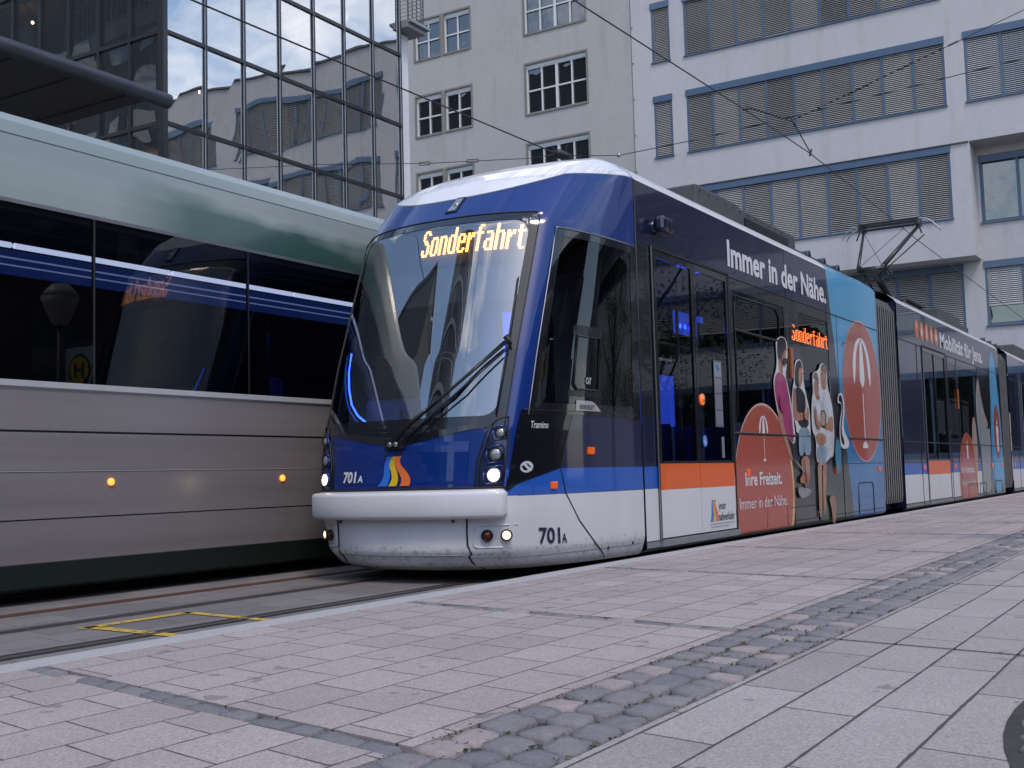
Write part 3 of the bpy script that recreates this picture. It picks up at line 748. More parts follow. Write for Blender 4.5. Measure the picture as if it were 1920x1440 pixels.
def matm1(x, z):
    if x > 15.62 or (x > 13.84 and z < 1.345): return 4
    if x > 13.4 and z > 2.0 and z < 2.93: return 6
    if z < .20: return 5 if x < 11.9 else 0
    return 0 if z < .675 else 1 if z < .88 else 2 if z < 1.345 else (6 if z < 2.93 else 3)
sal1 = saloon(9.60, 18.24, [(9.93, 11.87, .20, 2.93), (12.02, 13.75, 1.345, 2.80), (14.35, 15.60, 1.80, 2.80)], matm1, 15.62, 18.24)
ny = lambda off: (lambda x, z: (x, NY-off, z))
whiteprint = pxm('white print', (.68, .68, .70))
def door(x0, x1, leafs=2, stickers=True):
    w = (x1-x0)/leafs
    b = MB(); b.box(x0-.03, x1+.03, NY-.03, NY+.06, .14, .20, 0); b.box(x0-.045, x0-.012, NY-.012, NY+.05, .2, 2.95, 1); b.box(x1+.012, x1+.045, NY-.012, NY+.05, .2, 2.95, 1); b.box(x0-.045, x1+.045, NY-.012, NY+.05, 2.935, 2.96, 1)
    b.tube([(x0-.05, NY-.016, .2), (x0-.05, NY-.016, 2.95)], .007, 6, 2)
    b.build('door_frame', [greysk, rubber, steel], tram)
    for k in range(leafs):
        a, c = x0+k*w+.006, x0+(k+1)*w-.006
        b = MB(); y0, y1 = NY-.008, NY+.03
        b.box(a, c, y0, y1, .215, .66, 0); b.box(a, c, y0, y1, .66, .905, 1)
        b.box(a, a+.045, y0, y1, .905, 2.925, 2); b.box(c-.045, c, y0, y1, .905, 2.925, 2); b.box(a+.045, c-.045, y0, y1, 2.86, 2.925, 2); b.box(a+.045, c-.045, y0, y1, .905, .93, 2)
        dl = b.build('door_leaf', [whitep, orangep, film], tram)
        b = MB(); b.quad((a+.045, NY+.005, .93), (c-.045, NY+.005, .93), (c-.045, NY+.005, 2.86), (a+.045, NY+.005, 2.86)); b.build('door_glass', doorg, dl)
        b = MB(); b.tube([(a+.12, NY+.05, 1.15), (a+.12, NY+.09, 1.2), (a+.12, NY+.09, 2.0), (a+.12, NY+.05, 2.05)], .014, 8); b.build('grab_handle', steel, dl, smooth=True)
    return dl
dl = door(9.95, 11.86)
b = MB(); b.disc((11.02, NY-.008, 1.55), (0, -1, 0), .058, 24, 0, .014, .01); b.disc((11.02, NY-.022, 1.55), (0, -1, 0), .03, 20, 1, .012); b.build('door_button', [plain('orange button ring', (.8, .12, .02), .3, coat=1, emis=(1, .2, .02), es=.3), plain('yellow button', (.75, .35, .03), .3, coat=1)], dl, smooth=True)
b = MB(); b.disc((11.06, NY-.007, 1.13), (0, -1, 0), .062, 24, 0, .004); n0 = NY-.013
b.disc((11.052, n0, 1.165), (0, -1, 0), .009, 10, 1, .002); b.box(11.046, 11.056, n0-.002, n0, 1.12, 1.155, 1); b.box(11.05, 11.082, n0-.002, n0, 1.12, 1.128, 1); b.box(11.076, 11.084, n0-.002, n0, 1.095, 1.122, 1); b.ring((11.055, n0, 1.112), (0, -1, 0), .024, .005, 16, 1, .002)
b.build('wheelchair_sticker', [pxm('sticker blue', (.02, .16, .55)), whiteprint], dl)
b = MB(); b.box(11.38, 11.60, NY-.0065, NY-.004, 1.28, 1.98, 0)
for i in range(4):
    b.box(11.395, 11.585, NY-.008, NY-.0065, 1.30+.17*i, 1.45+.17*i, 1 if i < 3 else 2)
b.quad((11.43, NY-.009, 1.92), (11.50, NY-.009, 1.86), (11.54, NY-.009, 1.885), (11.46, NY-.009, 1.945), 3)
b.box(11.53, 11.60, NY-.0065, NY-.004, .96, 1.18, 1)
b.build('notice_sticker', [pxm('sticker grey', (.12, .125, .15)), pxm('sticker pale', (.19, .20, .24)), pxm('sticker paler', (.25, .27, .32)), pxm('sticker camera', (.03, .12, .4))], dl)
b = MB(); b.box(11.02, 11.24, NY+.01, NY+.012, 2.12, 2.34, 0); b.disc((11.13, NY+.009, 2.23), (0, -1, 0), .05, 12, 1, .001); b.build('green_sticker', [pxm('sticker green', (.03, .12, .07)), pxm('sticker light', (.25, .35, .3))], dl)
# operator's logo on the door
b = MB(); EMC = list(emb)
for k, tb in enumerate(EM):
    prev = None
    for (yy, xa, xb) in tb:
        cur = (11.12+(xa-378)*.00125, 11.12+(xb-378)*.00125, .53-(yy-628)*.0013)
        if prev: b.quad(*[(u, NY-.0115, q) for u, q in ((prev[0], prev[2]), (prev[1], prev[2]), (cur[1], cur[2]), (cur[0], cur[2]))], k)
        prev = cur
text_fit('jenaer', 11.36, 11.56, .43, .085, ny(.0115), b, .0, 3); text_fit('nahverkehr', 11.35, 11.80, .315, .085, ny(.0115), b, .0012, 3)
b.box(11.12, 11.80, NY-.0115, NY-.0095, .285, .288, 3); text_fit('STADTWERKE JENA GRUPPE', 11.12, 11.62, .245, .022, ny(.0115), b, 0, 4)
b.build('operator_logo', EMC+[pxm('dark print', (.04, .04, .06)), pxm('grey print', (.25, .25, .28))], dl)
# window rounded frame line, panel gaps
b = MB()
b.tube([(12.06, NY-.003, 1.40), (12.06, NY-.003, 2.66), (12.12, NY-.003, 2.745), (13.45, NY-.003, 2.745), (13.56, NY-.003, 2.66), (13.56, NY-.003, 1.40)], .008, 6)
b.tube([(12.06, NY-.003, 2.36), (13.56, NY-.003, 2.36)], .014, 6)
b.tube([(11.93, NY-.001, 2.93), (18.24, NY-.001, 2.93)], .007, 6); b.tube([(11.93, NY-.001, 1.225), (18.24, NY-.001, 1.235)], .016, 6); b.tube([(11.93, NY, .88), (18.24, NY, .88)], .004, 6)
b.tube([(13.86, NY, 2.9), (13.86, NY, 3.53)], .005, 6); b.tube([(13.86, NY, .14), (13.86, NY, 2.93)], .006, 6); b.tube([(16.02, NY, .14), (16.02, NY, 2.93)], .006, 6)
b.tube([(9.60, NY, .14), (9.60, NY, 3.53)], .008, 6); b.tube([(9.60, NY, .2), (18.24, NY, .2)], .004, 6)
b.tube([(16.25, NY, 2.52), (16.3, NY, 2.58), (17.75, NY, 2.58), (17.82, NY, 2.50)], .006, 6); b.tube([(16.2, NY, 1.98), (17.8, NY, 1.98)], .006, 6)
for (a, c, h) in ((12.85, 13.55, .44), (13.55, 14.85, .36), (14.85, 15.45, .46), (16.75, 17.55, .60)):
    b.tube([(a-.02, NY-.002, .16), (a, NY-.002, h-.04), (a+.06, NY-.002, h), (c-.06, NY-.002, h), (c, NY-.002, h-.04), (c+.02, NY-.002, .16)], .008 if h > .4 else .006, 6)
b.build('side_gaps', rubber, sal1, smooth=True)
b = MB()
for (x, z) in ((12.92, .30), (13.47, .26), (13.62, .26), (14.80, .26), (14.92, .26), (15.40, .26), (16.82, .30), (17.48, .30)): b.disc((x, NY, z), (0, -1, 0), .017, 12, 0, .008, .004)
b.build('flap_locks', steel, sal1)
for x in (12.27, 14.0+1.7, 17.95, 21.05, 23.75, 27.9, 29.35, 31.2):
    b = MB(); b.box(x-.045, x+.045, NY-.022, NY, .755, .835); b.build('side_marker_lamp', amberlens, tram, bevel=.006)
b = MB(); b.box(13.88, 13.98, NY-.03, NY, 1.93, 2.32); b.build('door_warning_lamp', plain('dim orange lamp', (.30, .06, .01), .25, coat=1), tram, bevel=.01)
b = MB(); b.box(24.30, 24.42, NY-.03, NY, 1.93, 2.32); b.build('door_warning_lamp', bpy.data.materials['dim orange lamp'], tram, bevel=.01)
# camera pod
b = MB(); b.tube([(9.98, NY+.02, 3.15), (9.98, NY-.03, 3.15)], .05, 10); b.build('camera_pod', navy, tram, smooth=True)
pod = [o for o in tram.children if o.name.startswith('camera_pod')][0]
b = MB(); b.box(9.93, 10.18, NY-.15, NY-.03, 3.08, 3.24); b.build('pod_housing', navy, pod, bevel=.04)
b = MB(); b.disc((10.08, NY-.151, 3.14), (0, -1, -.3), .045, 16, 0, .006); b.build('pod_lens', rubber, pod)
# side destination writing
dotsS, nS = led_dots('Sonderfahrt')
b = MB(); b.box(14.0, 15.58, NY+.03, NY+.035, 2.38, 2.72, 1)
for (i, j) in dotsS:
    if i < 2 and j > 5: continue
    x = 14.03+1.52*(i+.5)/nS; z = 2.42+.2*(j+.5)/11; b.quad((x-.006, NY-.006, z-.0055), (x+.006, NY-.006, z-.0055), (x+.006, NY-.006, z+.0055), (x-.006, NY-.006, z+.0055), 0)
b.build('side_display', [ledo, rubber], tram)
# slogans
b = MB(); text_fit('Immer in der Nähe.', 11.92, 15.58, 3.06, .29, ny(.004), b, .012); b.build('slogan_writing', whiteprint, tram)
# -- advert: red discs, icons, figures
redp, nt, p = mat('warm red print'); v, (x_, y_, z_) = coords(nt, _tramroot)
nt.links.new(mixc(nt, (z_/3).clamp(), (.42, .06, .035), (.36, .10, .06)), p.inputs['Base Color']); p.inputs['Roughness'].default_value = .3; p.inputs['Coat Weight'].default_value = .6
yelp = pxm('yellow print', (.65, .42, .03)); rimp = pxm('pale pink rim', (.55, .40, .36))
def clip_ell(b, cx_, cz, rx, rz, off, mi, zmin=.145, n=64):
    pts = []
    for k in range(n):
        a = 2*math.pi*k/n; z = cz+rz*math.sin(a); pts.append((cx_+rx*math.cos(a), NY-off, max(z, zmin)))
    b.add([(cx_, NY-off, max(cz, zmin))]+pts, [(0, 1+k, 1+(k+1) % n) for k in range(n)], mi)
def parasol(b, cx_, top, h, off, mi, w=1.):
    P = lambda dx, f: (cx_+dx*w*h, NY-off, top-f*h)
    # middle panel, two side panels, pole, foot
    n = 12; prev = None
    for i in range(n+1):
        f = i/n; hw = .085*math.sin(math.pi*min(1, .06+f*.62))**.8*1.0; hw = .09*math.sqrt(f) if f < .8 else .09*math.sqrt(.8)*math.cos((f-.8)/.2*math.pi/2)
        cur = (hw, f*.46)
        if prev: b.quad(P(-prev[0], prev[1]), P(prev[0], prev[1]), P(cur[0], cur[1]), P(-cur[0], cur[1]), mi)
        prev = cur
    for s in (-1, 1):
        prev = None
        for i in range(n+1):
            f = i/n; a = f*math.pi/2; xo = .30*math.sin(a)**.9; zo = .40*(1-math.cos(a)); xi = xo-.10*f**.7-.005
            if f > .8: xi = xi+(xo-xi)*((f-.8)/.2)*.45; xo2 = xo-(xo-xi)*((f-.8)/.2)*.45
            else: xo2 = xo
            cur = (s*xo2, s*max(xi, .03*f), zo*(1.0), zo+.03)
            if prev: b.quad(P(prev[0], prev[2]), P(cur[0], cur[2]), P(cur[1], cur[3]), P(prev[1], prev[3]), mi)
            prev = cur
    b.quad(P(-.012, .50), P(.012, .50), P(.012, .93), P(-.012, .93), mi)
    pts = [P(.085*math.cos(a), 1.0-.06*math.sin(a)) for a in lin(0, math.pi, 10)]
    b.add(pts, [tuple(range(len(pts)))], mi)
b = MB()
clip_ell(b, 12.90, .58, .985, .975, .003, 1); clip_ell(b, 12.84, .60, .99, .985, .005, 2); clip_ell(b, 12.83, .60, .965, .96, .007, 0)
parasol(b, 12.83, 1.44, .52, .009, 3)
text_fit('Ihre Freizeit.', 12.17, 13.39, .655, .15, ny(.010), b, .0045, 3); text_fit('Immer in der Nähe.', 11.97, 13.56, .40, .135, ny(.010), b, .0, 3)
b.build('advert_disc', [redp, yelp, rimp, whiteprint], tram)
b = MB(); clip_ell(b, 17.23, 1.94, 1.03, 1.04, .004, 1); clip_ell(b, 17.23, 1.94, 1.01, 1.02, .006, 0); parasol(b, 17.22, 2.72, 1.62, .008, 2, 1.05)
b.build('advert_disc', [redp, rimp, whiteprint], tram)
POLYS = [('white',[(13.4,2.23),(13.39,2.35),(13.49,2.4),(13.63,2.43),(13.8,2.4),(13.83,2.27),(13.77,2.07),(13.69,1.96),(13.78,1.83),(13.87,1.62),(13.94,1.4),(13.98,1.21),(13.92,1.12),(13.78,1.16),(13.45,1.31),(13.32,1.56),(13.26,1.73),(13.25,1.89),(13.35,1.99),(13.4,2.09)]),('skin',[(13.45,2.22),(13.53,2.3),(13.77,2.34),(13.77,2.25),(13.74,2.15),(13.71,2.09),(13.62,2.06),(13.61,1.96),(13.46,1.98),(13.46,2.11)]),('hair',[(13.42,2.16),(13.44,2.35),(13.51,2.39),(13.63,2.42),(13.76,2.4),(13.79,2.3),(13.7,2.26),(13.6,2.17),(13.51,2.13)]),('pink',[(13.42,1.99),(13.61,1.96),(13.7,1.92),(13.75,1.81),(13.83,1.62),(13.88,1.39),(13.92,1.15),(13.8,1.15),(13.51,1.31),(13.37,1.53),(13.28,1.73),(13.28,1.89)]),('skin',[(13.4,1.55),(13.53,1.48),(13.56,1.31),(13.69,1.16),(13.81,0.98),(13.85,0.93),(13.74,0.94),(13.59,1.09),(13.42,1.31),(13.35,1.47)]),('white',[(14.07,2.15),(14.23,2.2),(14.36,2.17),(14.4,2.08),(14.39,1.92),(14.48,1.74),(14.59,1.57),(14.59,1.33),(14.59,1.23),(14.03,1.24),(13.99,1.4),(13.86,1.43),(13.88,1.66),(13.95,1.83),(14.03,1.94)]),('hair',[(14.08,2.11),(14.23,2.19),(14.35,2.16),(14.36,2.05),(14.3,1.85),(14.12,1.84),(14.03,1.86)]),('skin',[(14.21,2.06),(14.31,2.1),(14.37,2.04),(14.35,1.94),(14.27,1.85),(14.18,1.87)]),('black',[(14.06,1.85),(14.27,1.83),(14.44,1.74),(14.5,1.55),(14.53,1.33),(14.1,1.34),(14.07,1.55),(14.02,1.69)]),('skin',[(13.96,1.84),(14.05,1.8),(14.05,1.63),(14.07,1.51),(14.35,1.53),(14.37,1.45),(14.11,1.41),(13.92,1.42),(13.91,1.62)]),('denim',[(14.12,1.34),(14.54,1.33),(14.58,1.17),(14.55,0.99),(14.33,0.99),(14.3,1.05),(14.2,0.98),(14.08,0.99),(14.08,1.17)]),('skin',[(14.14,0.98),(14.5,0.98),(14.46,0.74),(14.37,0.57),(14.27,0.57),(14.15,0.74)]),('white',[(14.75,2.0),(14.82,2.07),(14.98,2.09),(15.08,2.14),(15.11,2.19),(15.29,2.22),(15.41,2.14),(15.41,1.89),(15.51,1.79),(15.61,1.61),(15.63,1.35),(15.6,1.17),(15.52,0.98),(15.29,0.94),(15.06,0.85),(14.93,0.88),(14.75,0.92),(14.8,1.22),(14.65,1.29),(14.64,1.49),(14.69,1.71),(14.77,1.82)]),('hair2',[(14.77,1.99),(14.84,2.06),(14.95,2.08),(15.04,1.98),(14.97,1.89),(14.87,1.97)]),('skin',[(14.82,1.96),(14.97,1.96),(15.02,1.87),(14.98,1.79),(15.07,1.73),(14.88,1.7),(14.84,1.76),(14.79,1.84)]),('skin',[(15.14,2.15),(15.25,2.19),(15.38,2.13),(15.36,1.89),(15.24,1.85),(15.13,1.88),(15.1,2.02)]),('hair2',[(15.12,2.13),(15.18,2.19),(15.3,2.21),(15.38,2.13),(15.37,2.01),(15.3,2.09)]),('shirt',[(14.73,1.72),(14.87,1.69),(15.07,1.72),(15.18,1.63),(15.18,1.34),(15.07,1.29),(14.77,1.3),(14.75,1.42),(14.7,1.51)]),('shirt2',[(15.15,1.82),(15.37,1.85),(15.5,1.77),(15.59,1.58),(15.57,1.27),(15.55,0.98),(15.32,0.96),(15.2,1.06),(15.21,1.35),(15.19,1.63)]),('skin',[(15.42,1.52),(15.6,1.5),(15.57,1.29),(15.35,1.32),(15.08,1.35),(15.02,1.4),(15.29,1.39)]),('skin',[(14.78,1.28),(15.19,1.28),(15.19,1.12),(14.82,1.12)]),('denim',[(14.81,1.12),(15.22,1.12),(15.21,0.98),(15.12,0.86),(15.0,0.88),(14.97,0.94),(14.91,0.92),(14.78,0.94)]),('skin',[(14.79,0.92),(14.98,0.91),(14.94,0.69),(14.93,0.46),(14.86,0.2),(14.77,0.2),(14.78,0.5)]),('skin',[(15.0,0.87),(15.18,0.9),(15.15,0.69),(15.09,0.53),(15.09,0.33),(14.97,0.19),(14.97,0.53)]),('skin2',[(15.21,0.45),(15.48,0.47),(15.54,0.31),(15.48,0.09),(15.33,0.09),(15.33,0.26)]),('blackb',[(15.01,1.58),(15.27,1.58),(15.23,1.35),(14.98,1.36)]),('beer',[(15.04,1.57),(15.23,1.56),(15.2,1.37),(15.02,1.38)]),('white',[(15.83,1.7),(15.82,1.76),(15.89,1.83),(15.99,1.86),(16.11,1.82),(16.15,1.67),(16.12,1.54),(16.04,1.41),(16.12,1.28),(16.3,1.2),(16.27,1.09),(15.89,1.08),(15.84,1.23),(15.86,1.4),(15.93,1.53),(16.03,1.64),(15.98,1.71)]),('blackb',[(15.88,1.72),(15.88,1.79),(15.96,1.83),(16.05,1.8),(16.08,1.67),(16.05,1.54),(15.95,1.4),(15.96,1.28),(16.06,1.19),(16.05,1.13),(15.93,1.15),(15.88,1.27),(15.9,1.4),(15.98,1.53),(16.05,1.64),(15.97,1.73)]),('sausage',[(14.0,0.67),(14.11,0.75),(14.33,0.77),(14.47,0.76),(14.41,0.68),(14.18,0.63)]),('tong',[(13.86,0.93),(13.91,0.93),(14.29,0.76),(14.25,0.75)]),('tong',[(13.93,0.59),(14.05,0.6),(14.39,0.57),(14.48,0.54),(14.28,0.47),(14.06,0.46),(13.95,0.51)]),('green',[(15.66,1.23),(15.84,1.19),(15.87,0.94),(15.76,0.72),(15.62,0.77),(15.56,1.02)])]
AC = dict(white=(.6, .6, .6), skin=(.36, .19, .13), skin2=(.33, .17, .13), hair=(.02, .014, .012), hair2=(.16, .11, .07), pink=(.33, .05, .14), black=(.03, .03, .035), denim=(.22, .30, .38), shirt=(.52, .54, .58), shirt2=(.50, .51, .54), blackb=(.012, .012, .014), beer=(.40, .28, .20), sausage=(.36, .12, .06), tong=(.25, .25, .25), green=(.04, .20, .30))
keys = list(AC); amats = []
for k_ in keys:
    m = pxm('advert '+k_, AC[k_])
    if k_ in ('skin', 'skin2', 'pink', 'denim', 'shirt', 'shirt2', 'sausage', 'tong'):
        nt = m.node_tree; p = nt.nodes['Principled BSDF']; v, _ = coords(nt)
        nt.links.new(vary(nt, AC[k_], noise(nt, v, 9 if k_ not in ('tong', 'sausage') else 22, 5, .6, (1, 1, .5)), .6), p.inputs['Base Color'])
    amats.append(m)
from mathutils.geometry import tessellate_polygon
def flat_poly(b, pts, off, mi, rounds=1):
    for _ in range(rounds):
        q = []
        for i in range(len(pts)):
            a, c = pts[i], pts[(i+1) % len(pts)]
            q += [(a[0]*.75+c[0]*.25, a[1]*.75+c[1]*.25), (a[0]*.25+c[0]*.75, a[1]*.25+c[1]*.75)]
        pts = q
    vs = [(x, NY-off, z) for x, z in pts]
    tr = tessellate_polygon([[Vector((x, z, 0)) for x, z in pts]])
    b.add(vs, [tuple(t) for t in tr], mi)
POLYS += [('hair', [(13.56, 2.13), (13.66, 2.07), (13.74, 2.12), (13.76, 2.16), (13.68, 2.16), (13.60, 2.17)]), ('hair', [(13.67, 2.265), (13.76, 2.262), (13.76, 2.275), (13.67, 2.28)]),
 ('hair', [(14.30, 2.01), (14.35, 2.01), (14.35, 2.022), (14.30, 2.022)]), ('sausage', [(14.31, 1.93), (14.35, 1.93), (14.35, 1.945), (14.31, 1.945)]), ('hair', [(15.13, 2.06), (15.19, 2.06), (15.19, 2.072), (15.13, 2.072)]), ('hair', [(14.93, 1.92), (14.99, 1.92), (14.99, 1.932), (14.93, 1.932)]),
 ('pink', [(13.40, 1.72), (13.55, 1.70), (13.58, 1.55), (13.45, 1.50), (13.38, 1.58)]), ('skin', [(14.28, 1.55), (14.46, 1.62), (14.5, 1.5), (14.42, 1.42), (14.3, 1.45)]), ('white', [(14.36, 1.52), (14.40, 1.52), (14.39, 1.75), (14.37, 1.75)]),
 ('skin', [(14.74, 1.62), (14.80, 1.62), (14.88, 1.42), (15.0, 1.42), (14.99, 1.35), (14.82, 1.33), (14.74, 1.45)]), ('white', [(14.95, 1.40), (14.98, 1.40), (14.97, 1.58), (14.95, 1.58)]), ('blackb', [(14.17, .98), (14.20, .98), (14.30, .58), (14.27, .58)])]
b = MB(); off = .008
for k_, pl in POLYS:
    off += .0006; flat_poly(b, pl, off, keys.index(k_), 1)
b.build('advert_figures', amats, tram)
# ---- gangways
def gangway(x0, x1, nf, m, name='gangway_bellows'):
    b = MB()
    base = [(.45, .22), (1.10, .24), (1.12, .35), (1.12, 3.35), (1.02, 3.52), (.8, 3.62), (0, 3.64)]
    loop = [(-t, z) for t, z in base]+[(t, z) for t, z in base[::-1][1:]]
    n = len(loop); st = []
    for i in range(nf):
        p = (x1-x0)/nf
        for f, k in ((0, 1.), (.42, 1.), (.55, 0), (.9, 0)): st.append((x0+p*(i+f), k))
    st.append((x1, 1.))
    for x, k in st:
        for (t, z) in loop: b.v.append((x, TC+t*(1 if k else .90), 1.9+(z-1.9)*(1 if k else .955)))
    for i in range(len(st)-1):
        for j in range(n): b.f.append((i*n+j, i*n+(j+1) % n, (i+1)*n+(j+1) % n, (i+1)*n+j)); b.m.append(0 if st[i][1] and st[i+1][1] else 1)
    return b.build(name, m, tram)
bel = plain('grey rubberised bellows', (.16, .16, .165), .65, amt=.3, nscale=2)
bel = [plain('aluminium bellows rib', (.25, .25, .25), .5, metal=.3, amt=.15), plain('black bellows cloth', (.02, .02, .02), .8)]
gangway(18.24, 19.60, 10, bel); gangway(29.60, 30.95, 10, bel)
# ---- middle and last saloon
def matm2(x, z):
    if x > 26.0 and z < 1.345 and x < 29.7: return 4
    if z < .20: return 5
    return 0 if z < .675 else 1 if z < .88 else 2 if (z < 1.345 or x < 20.9) else (6 if z < 2.93 else 3)
saloon(19.60, 29.60, [(21.37, 23.30, .20, 2.93), (23.55, 24.25, 1.345, 2.80), (24.55, 26.6, 1.345, 2.80)], matm2)
door(21.38, 23.28)
def matm3(x, z):
    if z < .20: return 5
    return 0 if z < .675 else 1 if z < .88 else 2 if (z < 1.345 or x < 32.1) else (6 if z < 2.93 else 3)
saloon(30.95, 41.5, [(33.0, 34.9, .20, 2.93), (35.6, 38.5, 1.345, 2.80)], matm3); door(33.01, 34.89)
b = MB()
for (a, c) in ((19.6, 29.6), (30.95, 41.5)):
    b.tube([(a, NY, 2.93), (c, NY, 2.93)], .008, 6); b.tube([(a, NY, 1.23), (c, NY, 1.23)], .012, 6); b.tube([(a, NY, .88), (c, NY, .88)], .006, 6); b.tube([(a, NY, .2), (c, NY, .2)], .006, 6)
for x in (20.9, 23.5, 24.4, 26.7, 28.2, 32.1): b.tube([(x, NY, .14), (x, NY, 2.93)], .008, 6)
for (a, c, h) in ((25.0, 26.0, .42), (26.3, 27.0, .42), (28.3, 29.1, .44)): b.tube([(a, NY-.002, .16), (a, NY-.002, h), (c, NY-.002, h), (c, NY-.002, .16)], .010, 6)
b.build('side_gaps', rubber, tram)
b = MB(); text_fit('Mobilität für Jena.', 22.95, 27.45, 3.06, .29, ny(.004), b, .012); b.build('slogan_writing', whiteprint, tram)
b = MB()
for i in range(5):
    x = 21.02+.40*i; clip_ell(b, x, 3.22, .17, .17, .004, 0, n=24)
    if i == 0: parasol(b, x, 3.33, .22, .006, 1)
    elif i in (1, 4): flat_poly(b, [(x-.06, 3.13), (x+.06, 3.13), (x+.06, 3.27), (x-.06, 3.27)], .006, 1); flat_poly(b, [(x-.03, 3.29), (x+.03, 3.29), (x+.03, 3.33), (x-.03, 3.33)], .006, 1)
    else: flat_poly(b, [(x-.03, 3.10), (x+.03, 3.10), (x+.05, 3.25), (x, 3.34), (x-.05, 3.25)], .006, 1)
b.build('icon_row', [pxm('orange print', (.55, .16, .06)), whiteprint], tram)
def bag(b, x, z, h, off, mi):
    flat_poly(b, [(x-.17*h, z), (x+.17*h, z), (x+.17*h, z+.5*h), (x+.24*h, z+.62*h), (x+.14*h, z+.8*h), (x-.14*h, z+.8*h), (x-.24*h, z+.62*h), (x-.17*h, z+.5*h)], off, mi, 0)
    flat_poly(b, [(x-.1*h, z+.84*h), (x+.1*h, z+.84*h), (x, z+1.05*h)], off, mi, 0)
b = MB(); clip_ell(b, 25.15, .52, .93, .93, .003, 1); clip_ell(b, 25.08, .54, .92, .93, .005, 0); bag(b, 25.08, .93, .38, .007, 2)
text_fit('Ihr Arbeitsplatz.', 24.38, 25.75, .66, .14, ny(.008), b, .004, 2); text_fit('Immer in der Nähe.', 24.35, 25.85, .40, .13, ny(.008), b, .0, 2); b.build('advert_disc', [redp, yelp, whiteprint], tram)
bluep = pxm('sky blue print', (.10, .34, .58))
b = MB(); flat_poly(b, [(27.95, .16), (29.5, .16), (29.5, 1.5), (29.25, 2.6), (28.95, 3.40), (28.35, 3.40), (28.25, 2.6), (28.05, 1.6)], .003, 3, 1); clip_ell(b, 28.85, 1.55, .42, .62, .006, 0); bag(b, 28.85, 1.1, .75, .008, 2)
# pale figure of a standing worker
flat_poly(b, [(26.5, .2), (26.7, 1.0), (26.4, 1.5), (26.3, 2.2), (26.6, 2.65), (26.8, 2.7), (26.95, 2.3), (27.3, 1.75), (27.7, 1.55), (27.9, 1.7), (27.9, 1.1), (27.6, .7), (27.7, .2)], .005, 4, 2)
flat_poly(b, [(26.45, 2.2), (26.6, 2.6), (26.78, 2.62), (26.85, 2.3), (27.2, 1.8), (27.6, 1.6), (27.65, 1.75), (27.25, 1.95), (26.9, 2.4)], .0065, 5, 1); clip_ell(b, 25.98, 1.2, .28, .62, .002, 5)
b.build('advert_figures', [redp, yelp, whiteprint, bluep, pxm('pale grey print', (.26, .28, .30)), pxm('pale skin print', (.38, .26, .22))], tram)
# ---- interior: blue lit displays, poles, seats
def interior(x0, x1, lights, parent=tram):
    for (a, c, y, z0, z1) in lights:
        b = MB(); b.box(a, c, y, y+.03, z0, z1, 0)
        for i in range(5): q = a+(c-a)*(.15+.17*i); b.disc((q, y-.004, z0+.09), (0, -1, 0), .03, 8, 1, .003); 
        b.build('interior_blue_lamp', [bluelight2, bluelight], tram)
    b = MB(); x = x0+.6
    while x < x1-.3:
        b.tube([(x, 5.0, .3), (x, 5.0, 2.95)], .02, 8); b.tube([(x+.5, 6.2, .3), (x+.5, 6.2, 2.95)], .02, 8); x += 1.45
    b.tube([(x0+.4, 5.05, 2.2), (x1-.4, 5.05, 2.2)], .018, 8); b.build('grab_pole', steel, tram, smooth=True)
    x = x0+2.9; first = None
    while x < x1-.6:
        for yy in (4.72, 6.1):
            b = MB(); b.box(x, x+.42, yy, yy+.45, .70, .80); b.box(x+.38, x+.46, yy, yy+.45, .8, 1.45); b.box(x+.05, x+.3, yy+.18, yy+.25, .3, .7)
            b.build('passenger_seat', bpy.data.materials['seat cloth'], tram, bevel=.03)
        x += .95
plain('seat cloth', (.02, .06, .25), .9)
interior(9.6, 18.2, [(10.05, 10.45, 5.1, 2.42, 2.72), (12.3, 13.15, 5.3, 2.42, 2.68)])
interior(19.6, 29.6, [(24.7, 25.3, 5.3, 2.2, 2.5)])
b = MB(); b.box(10.1, 11.0, 6.70, 6.72, 1.0, 2.2, 0); b.box(10.45, 10.75, 6.0, 6.02, .9, 2.0, 1); b.box(12.1, 15.5, 6.74, 6.75, 1.4, 2.2, 0); b.build('blue_glow_wall', [bluelight2, plain('red panel', (.25, .02, .02), .5)], tram)  # blue wall panels glow on their own in place of interior light
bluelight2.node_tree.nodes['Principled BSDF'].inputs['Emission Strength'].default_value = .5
# ---- roof gear
b = MB(); b.box(12.3, 13.7, 4.98, 6.35, 3.76, 4.12); b.box(13.72, 15.95, 5.0, 6.35, 3.76, 4.10)
rb = b.build('roof_box', darkgrey, tram, bevel=.02)
b = MB()
for i in range(12): b.disc((12.4+.27*i, 4.98 if i < 5 else 5.0, 4.05), (0, -1, 0), .012, 8, 0, .006)
b.box(13.9, 15.6, 4.985, 5.0, 3.82, 4.0); b.build('box_louvre', blackm, rb)
ins = plain('brown insulator', (.05, .03, .025), .3, coat=1)
def rack(x0, x1):
    b = MB(); b.tube([(x0, 5.15, 3.98), (x1, 5.15, 3.98)], .03, 8); b.tube([(x0, 6.1, 3.98), (x1, 6.1, 3.98)], .03, 8)
    x = x0+.05
    while x < x1:
        for y in (5.15, 6.1):
            b.tube([(x, y, 3.76), (x, y, 3.95)], .035, 8, 1); b.ring((x, y-.04, 3.98), (0, 1, 0), .085, .03, 14, 0, .015); b.box(x-.05, x+.05, y-.05, y+.05, 4.0, 4.05)
        x += (x1-x0-.1)/3.01
    b.tube([(x0, 5.15, 3.98), (x0, 6.1, 3.98)], .025, 8); b.tube([(x1, 5.15, 3.98), (x1, 6.1, 3.98)], .025, 8)
    return b.build('roof_busbar', [darkgrey, ins], tram, smooth=True)
rack(16.1, 18.5)
